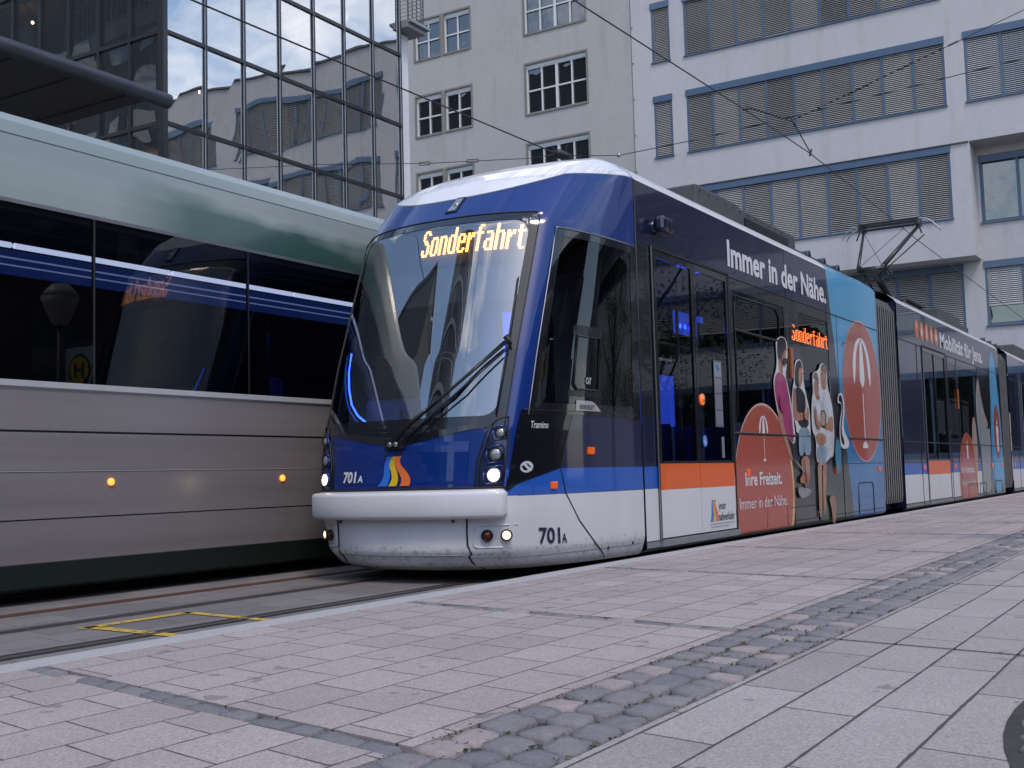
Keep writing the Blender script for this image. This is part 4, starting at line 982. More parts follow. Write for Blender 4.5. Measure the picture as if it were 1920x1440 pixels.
b = MB(); b.box(25.3, 27.6, 4.95, 6.35, 3.76, 4.12); b.box(27.7, 28.6, 4.95, 6.35, 3.76, 4.0); b.build('roof_box', darkgrey, tram, bevel=.02)
rack(31.6, 34.5)
b = MB(); b.box(35.5, 39, 4.95, 6.35, 3.76, 4.2); b.build('roof_box', darkgrey, tram, bevel=.02)
# ---- pantograph
panm = plain('dark pantograph tube', (.03, .03, .034), .35, metal=.5)
b = MB(); b.box(23.2, 24.9, 5.15, 6.15, 3.95, 4.02); b.box(23.3, 24.8, 5.1, 6.2, 4.08, 4.13)
for x in (23.35, 24.75):
    for y in (5.2, 6.1): b.tube([(x, y, 3.74), (x, y, 4.1)], .05, 8)
pan = b.build('pantograph', darkgrey, tram)
KX, KZ_ = 22.75, 4.70; HX, HZ = 24.35, 5.82
b = MB(); b.tube([(24.45, TC, 4.13), (KX+.1, TC, KZ_-.03)], .085, 12, 0, .065); b.tube([(24.2, TC+.22, 4.12), (KX+.1, TC+.15, KZ_-.12)], .022, 8); b.build('lower_arm', panm, pan, smooth=True)
b = MB(); yk = .26
b.tube([(KX, TC-yk, KZ_+.02), (KX+.02, TC-yk*.5, KZ_-.09), (KX+.05, TC, KZ_-.11), (KX+.02, TC+yk*.5, KZ_-.09), (KX, TC+yk, KZ_+.02)], .055, 10)
b.box(KX-.05, KX+.1, TC-yk, TC+yk, KZ_-.10, KZ_+.0)
for s in (-1, 1): b.ring((KX+.05, TC+s*.27, KZ_-.19), (1, .3*s, 0), .13, .025, 20, 0, .015); b.ring((KX+.10, TC+s*.22, KZ_-.2), (1, 0, 0), .10, .02, 20, 0, .012)
b.build('knee_joint', panm, pan, smooth=True)
b = MB()
b.tube([(KX, TC-.25, KZ_+.02), (HX, TC-.60, HZ-.10)], .05, 10, 0, .035); b.tube([(KX, TC+.25, KZ_+.02), (HX, TC+.52, HZ-.12)], .035, 8, 0, .025)
b.tube([(KX+.02, TC-.28, KZ_-.06), (HX-.1, TC-.72, HZ-.32)], .013, 6); b.tube([(KX, TC+.22, KZ_+.02), (HX, TC-.3, HZ-.12)], .006, 5); b.tube([(KX, TC-.2, KZ_+.02), (HX, TC+.5, HZ-.15)], .006, 5)
b.build('upper_arm', panm, pan, smooth=True)
b = MB()
for dx in (-.14, .14):
    b.box(HX+dx-.03, HX+dx+.03, TC-.62, TC+.55, HZ, HZ+.05)
    for s in (-1, 1):
        e = TC+s*.6-.035
        b.tube([(HX+dx, e, HZ+.02), (HX+dx, e+s*.14, HZ-.01), (HX+dx, e+s*.26, HZ-.09), (HX+dx, e+s*.34, HZ-.19), (HX+dx, e+s*.36, HZ-.25)], .018, 8, 1)
b.tube([(HX, TC-.62, HZ-.07), (HX, TC+.55, HZ-.07)], .025, 8)
for s in (-1, 1): b.box(HX-.2, HX+.2, TC+s*.56-.06, TC+s*.56+.02, HZ-.10, HZ+.03); b.tube([(HX, TC+s*.58, HZ-.05), (HX-.06, TC+s*.66, HZ-.28)], .015, 6)
b.build('collector_head', [panm, steel], pan)
# ---- bogies and underframe
for xc in (10.3, 16.6, 21.2, 27.6, 33, 38):
    b = MB()
    for y in (5.15, 6.11):
        for dx in (-.85, .85): b.disc((xc+dx, y-.05, .29), (0, 1, 0), .29, 28, 0, .1)
    b.box(xc-1.2, xc+1.2, 5.2, 6.05, .15, .28)
    b.build('bogie', rubber, tram)
b = MB(); b.box(9.6, 41.4, 4.75, 6.55, .13, .26); b.build('underframe', rubber, tram)
# ------------------------------------------------------------------ the second tram alongside
t2 = thing('tram', (7, 8.45, 0), 'pale grey tram with green roof edge and dark window band passing at the left', 'tram')
lowp, nt, p = mat('greyish white lower panels'); v, _ = coords(nt)
c = vary(nt, (.19, .172, .175), noise(nt, v, .6, 5, .6, (.25, 1, 6)), .45); nt.links.new(c, p.inputs['Base Color']); p.inputs['Roughness'].default_value = .32; p.inputs['Coat Weight'].default_value = .55; p.inputs['Coat Roughness'].default_value = .22
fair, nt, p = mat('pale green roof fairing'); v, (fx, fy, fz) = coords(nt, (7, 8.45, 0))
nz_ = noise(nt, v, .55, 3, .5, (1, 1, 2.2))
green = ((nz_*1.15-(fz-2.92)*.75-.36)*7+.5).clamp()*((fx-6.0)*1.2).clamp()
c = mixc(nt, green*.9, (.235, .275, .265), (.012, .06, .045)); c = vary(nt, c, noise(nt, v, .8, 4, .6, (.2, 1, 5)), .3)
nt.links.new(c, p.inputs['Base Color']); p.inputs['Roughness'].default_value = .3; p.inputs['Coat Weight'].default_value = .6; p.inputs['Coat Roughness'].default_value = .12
dgreen = plain('dark green skirt', (.002, .008, .006), .6)
band_g = glass('second tram glass', (.36, .38, .45), 1.45)
A2, B2 = -9.0, 24.0
def strip2(b, z0, z1, y0, y1, mi, a=A2, c=B2):
    for s in (1, -1):
        f = lambda y: y if s == 1 else 2*8.45-y
        b.quad((a, f(y0), z0), (c, f(y0), z0), (c, f(y1), z1), (a, f(y1), z1), mi)
b = MB()
strip2(b, .09, .12, 7.42, 7.33, 1); strip2(b, .12, .285, 7.33, 7.31, 1); strip2(b, .29, .60, 7.315, 7.30, 0); strip2(b, .61, .945, 7.30, 7.30, 0); strip2(b, .955, 1.232, 7.30, 7.30, 0); strip2(b, 1.248, 1.545, 7.30, 7.30, 0)
for z in (.287, .605, .95, 1.24): strip2(b, z-.008, z+.008, 7.312, 7.312, 2)
strip2(b, 1.545, 1.56, 7.30, 7.285, 3); strip2(b, 1.56, 1.60, 7.285, 7.285, 3); strip2(b, 1.60, 1.605, 7.285, 7.30, 3); strip2(b, .948, .953, 7.295, 7.295, 3)
strip2(b, 2.88, 2.905, 7.305, 7.29, 3)
for xe in (A2, B2): b.quad((xe, 7.31, .12), (xe, 9.59, .12), (xe, 9.59, 2.9), (xe, 7.31, 2.9), 2)
b.quad((A2, 7.4, .12), (B2, 7.4, .12), (B2, 9.5, .12), (A2, 9.5, .12), 2)
body2 = b.build('body', [lowp, dgreen, rubber, plain('light window sill', (.42, .42, .44), .35, coat=.5)], t2)
b = MB()
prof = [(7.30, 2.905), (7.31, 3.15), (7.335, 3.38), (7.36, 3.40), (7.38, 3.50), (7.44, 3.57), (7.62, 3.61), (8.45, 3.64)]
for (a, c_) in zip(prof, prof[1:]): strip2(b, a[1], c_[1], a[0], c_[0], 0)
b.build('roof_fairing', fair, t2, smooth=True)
b = MB(); strip2(b, 3.388, 3.398, 7.338, 7.345, 0); b.build('roof_gap', rubber, t2)
x = A2; 
while x < B2-.5:
    w = 1.65
    b = MB(); b.quad((x+.01, 9.596, 1.605), (x+w-.01, 9.596, 1.605), (x+w-.01, 9.596, 2.88), (x+.01, 9.596, 2.88)); b.build('window', band_g, t2); b = MB(); b.quad((x+.01, 7.304, 1.605), (x+w-.01, 7.304, 1.605), (x+w-.01, 7.304, 2.88), (x+.01, 7.304, 2.88)); wd = b.build('window', band_g, t2)
    b = MB()
    for y in (7.312, 9.588): b.box(x-.012, x+.012, y-.006, y+.012, 1.6, 2.9)
    b.box(x, x+w, 7.306, 7.312, 1.97, 1.976); b.build('window_post', rubber, wd)
    x += w
b = MB(); b.box(A2+.1, B2-.1, 7.4, 9.5, .32, .36, 0); b.box(A2+.1, B2-.1, 7.36, 9.54, 2.89, 2.90, 1); b.box(A2, B2, 7.33, 7.37, 2.70, 2.89, 0); b.box(A2, B2, 9.53, 9.56, .36, 1.6, 0)
b.box(A2, B2, 9.50, 9.52, 1.6, 2.89, 2)
for x in lin(A2+1, B2-1, 11): b.box(x-.02, x+.02, 9.45, 9.50, 1.6, 2.9, 0)
b.build('saloon_interior', [plain('dark interior', (.02, .022, .03), .8), plain('blue grey ceiling', (.05, .08, .16), .6), plain('navy lining', (.008, .012, .035), .5)], t2)
b = MB(); x = A2+.5
while x < B2-.5: b.tube([(x, 7.72, 2.665), (x+1.52, 7.72, 2.665)], .022, 8); x += 1.55
b.build('ceiling_light', emit('cool tube light', (.72, .80, 1), .75), t2)
b = MB(); b.tube([(A2+.5, 7.68, 2.56), (B2-.5, 7.68, 2.56)], .007, 6); b.tube([(A2+.5, 7.66, 2.50), (B2-.5, 7.66, 2.50)], .006, 6); b.box(A2+.5, B2-.5, 7.72, 7.73, 2.44, 2.63, 1); b.build('glow_strips', [plain('pale glow strip', (.5, .52, .58), .4, emis=(.4, .5, .9), es=.25), plain('blue glow panel', (.01, .03, .12), .6, emis=(.03, .08, .4), es=.12)], t2)  # thin tubes and blue panel given their own glow as interior light
for x in (6.0, 7.9, 9.55, 11.6, 13.5, 17, 21):
    b = MB(); b.disc((x, 7.30, .865), (0, -1, 0), .028, 14, 0, .014, .008); b.build('side_marker_lamp', plain('bright amber lens', (.8, .2, .02), .2, coat=1, emis=(1, .22, .03), es=1.6), t2, smooth=True)
for xc in (-4, 0, 8, 14, 20):
    b = MB()
    for y in (7.95, 8.95):
        for dx in (-.85, .85): b.disc((xc+dx, y-.05, .28), (0, 1, 0), .28, 24, 0, .1)
    b.box(xc-1.3, xc+1.3, 7.6, 9.3, .12, .3)
    b.build('bogie', rubber, t2)

# ------------------------------------------------------------------ wall helpers
def wall(b, axis, c0, a0, a1, z0, z1, holes, mi=0, depth=.16, inward=1, rev=None):
    """a wall sheet in plane axis=c0 with rectangular holes (a0,a1,z0,z1) and reveals of the given depth"""
    hs = [(max(h[0], a0), min(h[1], a1), max(h[2], z0), min(h[3], z1)) for h in holes if h[1] > a0 and h[0] < a1 and h[3] > z0 and h[2] < z1]
    xs = sorted(set([a0, a1]+[q for h in hs for q in h[:2]])); zz = sorted(set([z0, z1]+[q for h in hs for q in h[2:]]))
    P = (lambda a, z, d=0: (c0+d, a, z)) if axis == 'x' else (lambda a, z, d=0: (a, c0+d, z))
    for i in range(len(xs)-1):
        for j in range(len(zz)-1):
            xc, zc = (xs[i]+xs[i+1])/2, (zz[j]+zz[j+1])/2
            if any(h[0] < xc < h[1] and h[2] < zc < h[3] for h in hs): continue
            b.quad(P(xs[i], zz[j]), P(xs[i+1], zz[j]), P(xs[i+1], zz[j+1]), P(xs[i], zz[j+1]), mi)
    rv = mi if rev is None else rev
    for (p0, p1, q0, q1) in hs:
        d = depth*inward
        b.quad(P(p0, q0), P(p1, q0), P(p1, q0, d), P(p0, q0, d), rv); b.quad(P(p0, q1), P(p1, q1), P(p1, q1, d), P(p0, q1, d), rv)
        b.quad(P(p0, q0), P(p0, q1), P(p0, q1, d), P(p0, q0, d), rv); b.quad(P(p1, q0), P(p1, q1), P(p1, q1, d), P(p1, q0, d), rv)
def plaster(name, c, amt, st=(.30, .27, .25)):
    m, nt, p = mat(name); v, (x, y, z) = coords(nt)
    cc = vary(nt, c, noise(nt, v, .35, 7, .62), amt); cc = vary(nt, cc, noise(nt, v, 3.2, 6, .65), amt*.8)
    s = noise(nt, v, 1.6, 5, .6, (1, 1, .10)); cc = mixc(nt, ((s-.53)*3.2).clamp()*.5, cc, st)
    nt.links.new(cc, p.inputs['Base Color']); p.inputs['Roughness'].default_value = .9; bump(nt, p, noise(nt, v, 7, 8, .7), .5, .02); return m
beigep = plaster('aged beige render', (.385, .375, .378), .12, (.26, .24, .23)); greyp = plaster('pale grey render', (.465, .455, .475), .10, (.30, .29, .30)); trimst = plain('grey stone surround', (.20, .185, .17), .8, nscale=3, amt=.25)
whitew = plain('white window wood', (.60, .61, .63), .45, amt=.06); officeg = None
def office_glass(name, ior=2.2, wav=.0):
    m, nt, p = mat(name); p.inputs['Base Color'].default_value = (.006, .007, .009, 1); p.inputs['Roughness'].default_value = .02; p.inputs['IOR'].default_value = ior
    p.inputs['Specular IOR Level'].default_value = .5
    if wav: v, _ = coords(nt); bump(nt, p, noise(nt, v, .9, 2, .3), 1, wav)
    return m
pane_m = office_glass('window pane', 2.3, .02)
bframe = plain('blue grey aluminium', (.085, .13, .21), .4, coat=.3, amt=.08)
slat_m = plain('grey brown blind slats', (.44, .42, .405), .5, amt=.15, nscale=1.5); slat2 = plain('pale blind slats', (.52, .52, .54), .5, amt=.1, nscale=1.5)
# ---- beige building
beige = thing('apartment_building', (45, 27, 0), 'beige plastered building with white sash windows behind the tram roof', 'building')
def sash(parent, y0, y1, z0, z1, nx, nz=2, X0=45.0, curtain=False):
    d = .13
    b = MB(); b.quad((X0+d+.03, y0, z0), (X0+d+.03, y1, z0), (X0+d+.03, y1, z1), (X0+d+.03, y0, z1)); w = b.build('window', pane_m, parent)
    b = MB(); t = .055; e = .09
    for (a, c_) in ((y0-e, y0), (y1, y1+e)): b.box(X0-.025, X0+.02, a, c_, z0-e, z1+e)
    b.box(X0-.025, X0+.02, y0, y1, z1, z1+e); b.box(X0-.05, X0+.02, y0-.0, y1+.0, z0-e, z0); b.build('window_surround', trimst, w)
    b = MB(); zt = z1-.16
    b.box(X0+.07, X0+.15, y0, y1, zt, z1)     # roller box
    for (a, c_) in ((y0, y0+t), (y1-t, y1)): b.box(X0+d-.04, X0+d+.025, a, c_, z0, zt)
    b.box(X0+d-.04, X0+d+.025, y0+t, y1-t, z0, z0+t); b.box(X0+d-.04, X0+d+.025, y0+t, y1-t, zt-t, zt)
    for i in range(1, nx):
        yc = y0+(y1-y0)*i/nx; ww = .06 if nx > 2 and i == nx//2 else .035
        b.box(X0+d-.05 if ww > .05 else X0+d-.04, X0+d+.02, yc-ww, yc+ww, z0+t, zt-t)
    zc = z0+(zt-z0)*.5; b.box(X0+d-.045, X0+d+.018, y0+t, y1-t, zc-.035, zc+.035); b.build('window_frame', whitew, w)
bw = []
for z in (4.2, 8.0, 11.75, 15.55, 19.35, 23.15, 26.95):
    for (a, c_) in ((29.36, 30.84), (31.08, 32.56), (36.0, 37.5), (38.0, 39.5)): bw.append((a, c_, z-1.93, z, 2))
for z in (4.5, 8.3, 12.15, 15.93, 19.68, 23.45, 27.3): bw.append((23.2, 26.33, z-2.3, z, 4))
b = MB(); wall(b, 'x', 45.0, 20.96, 44, 0, 30, [q[:4] for q in bw], 0, .16); b.quad((45, 20.96, 22.5), (60, 20.96, 22.5), (60, 20.96, 30), (45, 20.96, 30)); b.quad((45, 20.96, 30), (60, 20.96, 30), (60, 44, 30), (45, 44, 30)); b.build('facade', beigep, beige)
for q in bw: sash(beige, q[0], q[1], q[2], q[3], q[4])
b = MB(); b.box(44.985, 45.0, 20.95, 20.975, 0, 22.5)
for i in range(14): b.disc((44.99, 20.90, 1+1.6*i), (-1, 0, 0), .03, 8, 0, .02)
b.build('movement_joint', plain('joint sealant', (.16, .15, .15), .9), beige)
# ---- grey office building
grey = thing('office_building', (45, 10, 0), 'pale grey office building with long rows of closed blinds at the right', 'building')
slat_count = 0
def blindwin(parent, y0, y1, z0, z1, X0=45.0, box=.30, n=None, drop=1.0, sm=None, wide=1.24, head=True):
    """a ribbon window: dark panes, blue profiles, outside blind let down by 'drop'"""
    b = MB(); b.quad((X0+.15, y0, z0), (X0+.15, y1, z0), (X0+.15, y1, z1), (X0+.15, y0, z1)); w = b.build('window', pane_m, parent)
    ys = [y0]; n = n or max(1, round((y1-y0)/wide))
    f_ = [(y0+(y1-y0)*i/n) for i in range(n+1)]
    b = MB(); b.box(X0-.04, X0+.14, y0-.02, y1+.02, z1-box, z1); b.box(X0-.07, X0+.14, y0-.03, y1+.03, z0-.06, z0)
    for i, y in enumerate(f_):
        t = .045; yy = min(max(y, y0+t), y1-t); b.box(X0+.02, X0+.145, yy-t, yy+t, z0, z1-box)
    b.box(X0+.09, X0+.145, y0, y1, z0, z0+.09)
    if drop < .98: b.box(X0+.09, X0+.145, y0, y1, z0+(z1-box-z0)*(1-.82), z0+(z1-box-z0)*(1-.82)+.06) if False else None
    b.build('window_frame', bframe, w)
    if drop > 0:
        b = MB(); H_ = (z1-box-z0)*drop; ns = int(H_/.075); top = z1-box
        for i in range(n):
            a, c_ = f_[i]+.05, f_[i+1]-.05; tilt = random.uniform(.018, .032); off = random.uniform(-.01, .01)
            for k in range(ns):
                z = top-.04-k*.075+off
                b.quad((X0+.03, a, z-tilt*.6), (X0+.03, c_, z-tilt*.6), (X0+.085, c_, z+tilt), (X0+.085, a, z+tilt))
                b.quad((X0+.03, a, z-tilt*.6-.010), (X0+.03, c_, z-tilt*.6-.010), (X0+.03, c_, z-tilt*.6), (X0+.03, a, z-tilt*.6))
            b.box(X0+.03, X0+.08, a, c_, top-H_-.02, top-H_+.02)
        b.build('blind', sm or slat_m, w)
gw = []
rows = [(2.2, 4.6), (6.0, 8.45), (9.98, 12.72), (14.27, 16.93), (18.43, 21.05)]
up = [(14.27, 16.93), (18.43, 21.05)]
W_ = []
for (z0, z1) in rows[2:]+[(5.9, 8.5)]: W_.append((19.15, 20.0, z0, z1, 1, 45., slat_m))
for (z0, z1) in rows[2:]: W_.append((8.08, 18.5, z0, z1, 9, 45., slat_m))
for (z0, z1) in up:
    W_.append((2.3, 7.38, z0, z1, 4, 45., slat2))
    for (a, c_) in ((-8.5, 1.2), (-19.5, -9.8)): W_.append((a, c_, z0, z1, 8, 45., slat_m))
LW = [(8.05, 18.0, 5.2, 8.42, 8, 46.2, slat_m, 1), (-2., 7.28, 9.9, 12.45, 7, 46.2, None, 0), (-2., 7.30, 6.0, 8.42, 7, 46.2, slat2, .66), (-14., -3., 9.9, 12.45, 8, 46.2, slat_m, 1), (-14., -3., 6.0, 8.42, 8, 46.2, slat_m, .7),
      (-24, -15, 9.9, 12.45, 7, 46.2, slat_m, .5), (-2, 7.3, 1.2, 4.4, 6, 46.2, None, 0), (-14, -3, 1.2, 4.4, 8, 46.2, None, 0)]
b = MB(); hl = [q[:4] for q in W_]
wall(b, 'x', 45., 7.38, 20.95, 8.5, 22.5, hl); wall(b, 'x', 45., -25, 7.38, 12.78, 22.5, hl); wall(b, 'x', 45., 18.6, 20.95, 0, 8.5, hl)
wall(b, 'x', 46.2, -25, 18.6, 0, 8.5, [q[:4] for q in LW]); wall(b, 'x', 46.2, -25, 7.38, 8.5, 12.78, [q[:4] for q in LW])
b.quad((45, 7.38, 8.5), (46.2, 7.38, 8.5), (46.2, 7.38, 12.78), (45, 7.38, 12.78)); b.quad((45, 7.38, 8.5), (46.2, 7.38, 8.5), (46.2, 18.6, 8.5), (45, 18.6, 8.5))
b.quad((45, -25, 12.78), (46.2, -25, 12.78), (46.2, 7.38, 12.78), (45, 7.38, 12.78)); b.quad((45, 18.6, 0), (46.2, 18.6, 0), (46.2, 18.6, 8.5), (45, 18.6, 8.5))
b.quad((45, -25, 22.5), (60, -25, 22.5), (60, 20.95, 22.5), (45, 20.95, 22.5)); b.quad((45, -25, 0), (60, -25, 0), (60, -25, 22.5), (45, -25, 22.5)); b.quad((60, -25, 0), (60, 20.95, 0), (60, 20.95, 22.5), (60, -25, 22.5))
b.build('facade', greyp, grey)
for (a, c_, z0, z1, n_, X0, sm) in W_:
    if n_ == 9 and z1 < 13: blindwin(grey, a, c_, z0, z1, X0, .26, n_, 1, sm)
    else: blindwin(grey, a, c_, z0, z1, X0, .28, n_, 1, sm)
for (a, c_, z0, z1, n_, X0, sm, dr) in LW: blindwin(grey, a, c_, z0, z1, X0, .26, n_, dr, sm)
b = MB(); b.box(44.93, 45.0, 7.4, 20.0, 12.74, 12.775); b.box(44.9, 45.2, -25, 20.95, 22.5, 22.6); b.build('drip_edge', darkgrey, grey)
# ---- glass corner building
GX, GY = 16.11, 18.0
gb = thing('glass_building', (20, 20, 0), 'glass curtain wall corner building with dark mullions behind the moving tram', 'building')
fg = glass('facade glass', (.85, .92, .97), 6.5, wav=.012, wscale=.55); fr_ = glass('side facade glass', (.85, .91, .96), 3.2, wav=.012, wscale=.55)
xs_ = [16.11, 17.245, 18.39, 19.54, 20.72, 21.86, 23.0, 24.16]; zs_ = [.3, 2.45, 4.38, 6.3, 8.21, 10.13, 12.04, 13.96, 15.88, 17.8]
ysr = [18.0, 18.99, 19.97, 20.95, 21.93, 22.9, 23.88, 24.86, 25.84, 26.8, 27.8]
for i in range(7):
    b = MB()
    for j in range(len(zs_)-1):
        a = [random.uniform(-.004, .004) for _ in range(4)]
        b.quad((xs_[i]+.03, GY+a[0], zs_[j]+.03), (xs_[i+1]-.03, GY+a[1], zs_[j]+.03), (xs_[i+1]-.03, GY+a[2], zs_[j+1]-.03), (xs_[i]+.03, GY+a[3], zs_[j+1]-.03))
    b.build('glazing', fg, gb)
for i in range(10):
    b = MB()
    for j in range(len(zs_)-1):
        a = [random.uniform(-.004, .004) for _ in range(4)]
        b.quad((GX+a[1], ysr[i+1]-.03, zs_[j]+.03), (GX+a[0], ysr[i]+.03, zs_[j]+.03), (GX+a[3], ysr[i]+.03, zs_[j+1]-.03), (GX+a[2], ysr[i+1]-.03, zs_[j+1]-.03))
    b.build('glazing', fr_, gb)
b = MB()
for x in xs_[1:]: b.box(x-.027, x+.027, GY-.05, GY+.12, 0, 17.8, 0); b.box(x-.034, x-.029, GY-.055, GY-.03, 0, 17.8, 1)
b.box(GX-.06, GX+.06, GY-.06, GY+.10, 0, 17.8, 0)
for y in ysr[1:]: b.box(GX-.05, GX+.12, y-.027, y+.027, 0, 17.8, 0)
for z in zs_: b.box(GX+.06, 24.19, GY-.045, GY+.10, z-.04, z+.04, 0); b.box(GX-.045, GX+.10, GY+.10, 27.8, z-.04, z+.04, 0)
b.build('mullions', [mullm, steel], gb)
inw = plain('pale interior plaster', (.6, .66, .75), .8); slabm = plain('pale floor slab edge', (.55, .6, .68), .7)
b = MB(); b.box(16.4, 24.1, 18.9, 27.6, 7.95, 8.15); b.box(16.4, 24.1, 20.6, 27.6, 12.0, 12.25); b.box(16.4, 24.1, 18.4, 27.6, 15.8, 16.1); b.box(16.4, 24.1, 18.4, 27.6, 4.0, 4.25); b.box(16.15, 24.16, 18.02, 27.8, 17.8, 18.3); b.build('floor_slab', slabm, gb)
b = MB(); b.box(16.3, 24.2, 27.7, 27.9, 0, 17.8); b.box(24.0, 24.15, 18.1, 27.8, 0, 17.8); b.box(19.2, 21.2, 23.5, 23.7, 8.15, 12.0); b.build('inner_wall', inw, gb)
colm = plain('blue grey round column', (.30, .42, .55), .35, coat=.5)
for (x, y, r_) in ((21.9, 18.75, .26), (23.25, 18.45, .16), (17.3, 24, .25), (20, 22.5, .25)):
    b = MB(); b.tube([(x, y, 0), (x, y, 17.7)], r_, 24); b.build('column', colm, gb, smooth=True)
b = MB()
for z in (9.7, 11.6): b.tube([(21.9, 18.75, z), (21.9, 18.75, z+.04)], .29, 24)
b.build('column_collar', steel, gb, smooth=True)
b = MB(); b.tube([(16.6, 18.45, 8.35), (18.62, 18.45, 10.25)], .025, 8); b.tube([(18.62, 18.45, 10.25), (20.6, 18.45, 12.1)], .02, 8); b.tube([(21.3, 18.45, 11.35), (23.5, 18.45, 8.2)], .022, 8); b.tube([(18.9, 18.45, 12.1), (17, 18.45, 13.9)], .02, 8); b.tube([(16.35, 19.2, 8.3), (16.35, 21, 10.1), (16.35, 22.9, 12)], .02, 8); b.build('bracing_rod', steel, gb)
def railing(pts, h=1.0, name='railing'):
    b = MB()
    for (p0, p1) in zip(pts, pts[1:]):
        p0, p1 = Vector(p0), Vector(p1); n = max(1, int((p1-p0).length/.11))
        for i in range(n): q = p0.lerp(p1, i/n); b.tube([q, q+Vector((0, 0, h))], .011, 5)
        for k in (.04, .85, 1.0): b.tube([p0+Vector((0, 0, h*k)), p1+Vector((0, 0, h*k))], .018, 6)
    b.build(name, plain('white railing paint', (.55, .60, .66), .4) if 'white railing paint' not in bpy.data.materials else bpy.data.materials['white railing paint'], gb)
railing([(18.3, 18.95, 8.15), (21.4, 18.95, 8.15)]); railing([(16.6, 20.7, 12.25), (24, 20.7, 12.25)])
# curved stair drum
b = MB(); cx_, cy_ = 17.9, 21.0
prev = None; rail_pts = []
for i in range(41):
    a = math.pi*.1+i/40*math.pi*1.5; z = 8.15+i*.094
    cur = [(cx_+1.5*math.cos(a), cy_+1.5*math.sin(a), z-.25), (cx_+1.5*math.cos(a), cy_+1.5*math.sin(a), z+.12), (cx_+.5*math.cos(a), cy_+.5*math.sin(a), z+.12), (cx_+.5*math.cos(a), cy_+.5*math.sin(a), z-.25)]
    if prev:
        for k in range(4): b.quad(prev[k], prev[(k+1) % 4], cur[(k+1) % 4], cur[k])
    prev = cur; rail_pts.append((cur[1][0], cur[1][1], cur[1][2]))
b.build('curved_stair', slabm, gb); railing(rail_pts[::2], 1.0, 'stair_railing')
rp = [(cx_+1.55*math.cos(a), cy_+1.55*math.sin(a), 12.25) for a in lin(-2.6, .3, 14)]; railing(rp, 1.0, 'landing_railing')
for (x, y, z) in ((17.75, 18.7, 9.43), (17.35, 19.5, 9.3), (18.0, 21, 13.6), (16.9, 19.2, 7.75), (16.6, 22.9, 11.6)):
    b = MB(); b.disc((x, y, z), (0, -1, -.3), .035, 12, 0, .01, .02); b.build('interior_spotlight', emit('warm spot', (1, .6, .3), 6) if 'warm spot' not in bpy.data.materials else bpy.data.materials['warm spot'], gb)
b = MB(); b.box(20.55, 20.7, 18.6, 18.65, 8.4, 11.2); b.box(21.15, 21.25, 18.6, 18.65, 8.4, 11.2); b.box(20.7, 21.15, 18.6, 18.65, 9.9, 10.0)
for z in (8.8, 9.5, 10.4): b.box(20.7, 21.15, 18.6, 18.65, z, z+.06)
b.tube([(20.7, 18.62, 8.8), (21.15, 18.62, 9.5)], .03, 6); b.tube([(20.7, 18.62, 10.0), (21.15, 18.62, 10.8)], .03, 6); b.build('blue_steel_frame', plain('blue steel', (.03, .09, .22), .5), gb)
# ---- canopy of the glass building
can = thing('canopy', (5, 18, 7.8), 'dark flat canopy with a round tube edge above the moving tram', 'canopy')
b = MB(); b.tube([(-8, 16, 7.82), (14.42, 16, 7.80)], .135, 20); b.disc((14.42, 16, 7.80), (1, 0, 0), .135, 20, 0, .01, .03); b.build('edge_tube', plain('grey metal tube', (.11, .115, .13), .4, metal=.5, nscale=3, amt=.3), can, smooth=True)
b = MB(); b.box(-8, 14.3, 16.1, 22, 7.86, 7.98)
b.build('canopy_roof', plain('dark soffit panel', (.07, .07, .075), .6, amt=.15), can)
b = MB(); x = -8
while x < 14.3: b.box(x, x+.04, 16.1, 22, 7.835, 7.86); x += 1.15
b.build('soffit_rib', darkgrey, can)
b = MB(); b.tube([(-7, 16.3, 8), (-7, 16.3, 0)], .1, 12); b.tube([(3, 21.5, 7.9), (3, 21.5, 0)], .12, 12); b.tube([(12, 21.5, 7.9), (12, 21.5, 0)], .12, 12); b.build('canopy_post', darkgrey, can)
# ---- white building between
wb = thing('white_building', (24.7, 22, 0), 'narrow white building end with projecting cornice between glass facade and beige house', 'building')
b = MB(); b.box(24.24, 24.74, 18.15, 24, 0, 12.75); b.build('wall', plaster('white render', (.62, .62, .64), .06, (.4, .4, .4)), wb)
b = MB(); b.box(24.22, 25.05, 17.75, 24, 12.80, 12.92); b.box(24.22, 25.12, 17.65, 24, 12.92, 13.0); b.build('cornice', plain('grey cornice metal', (.22, .23, .25), .5), wb)
b = MB(); 
for y in lin(17.8, 23.8, 12): b.tube([(25.0, y, 13.0), (25.0, y, 14)], .02, 6)
for x in (24.3, 24.5, 24.7, 24.9): b.tube([(x, 17.8, 13.0), (x, 17.8, 14)], .016, 6)
for k in range(9): z = 13.05+.11*k; b.tube([(24.25, 17.8, z), (25.0, 17.8, z), (25.0, 23.8, z)], .007, 4)
b.build('roof_railing', darkgrey, wb)

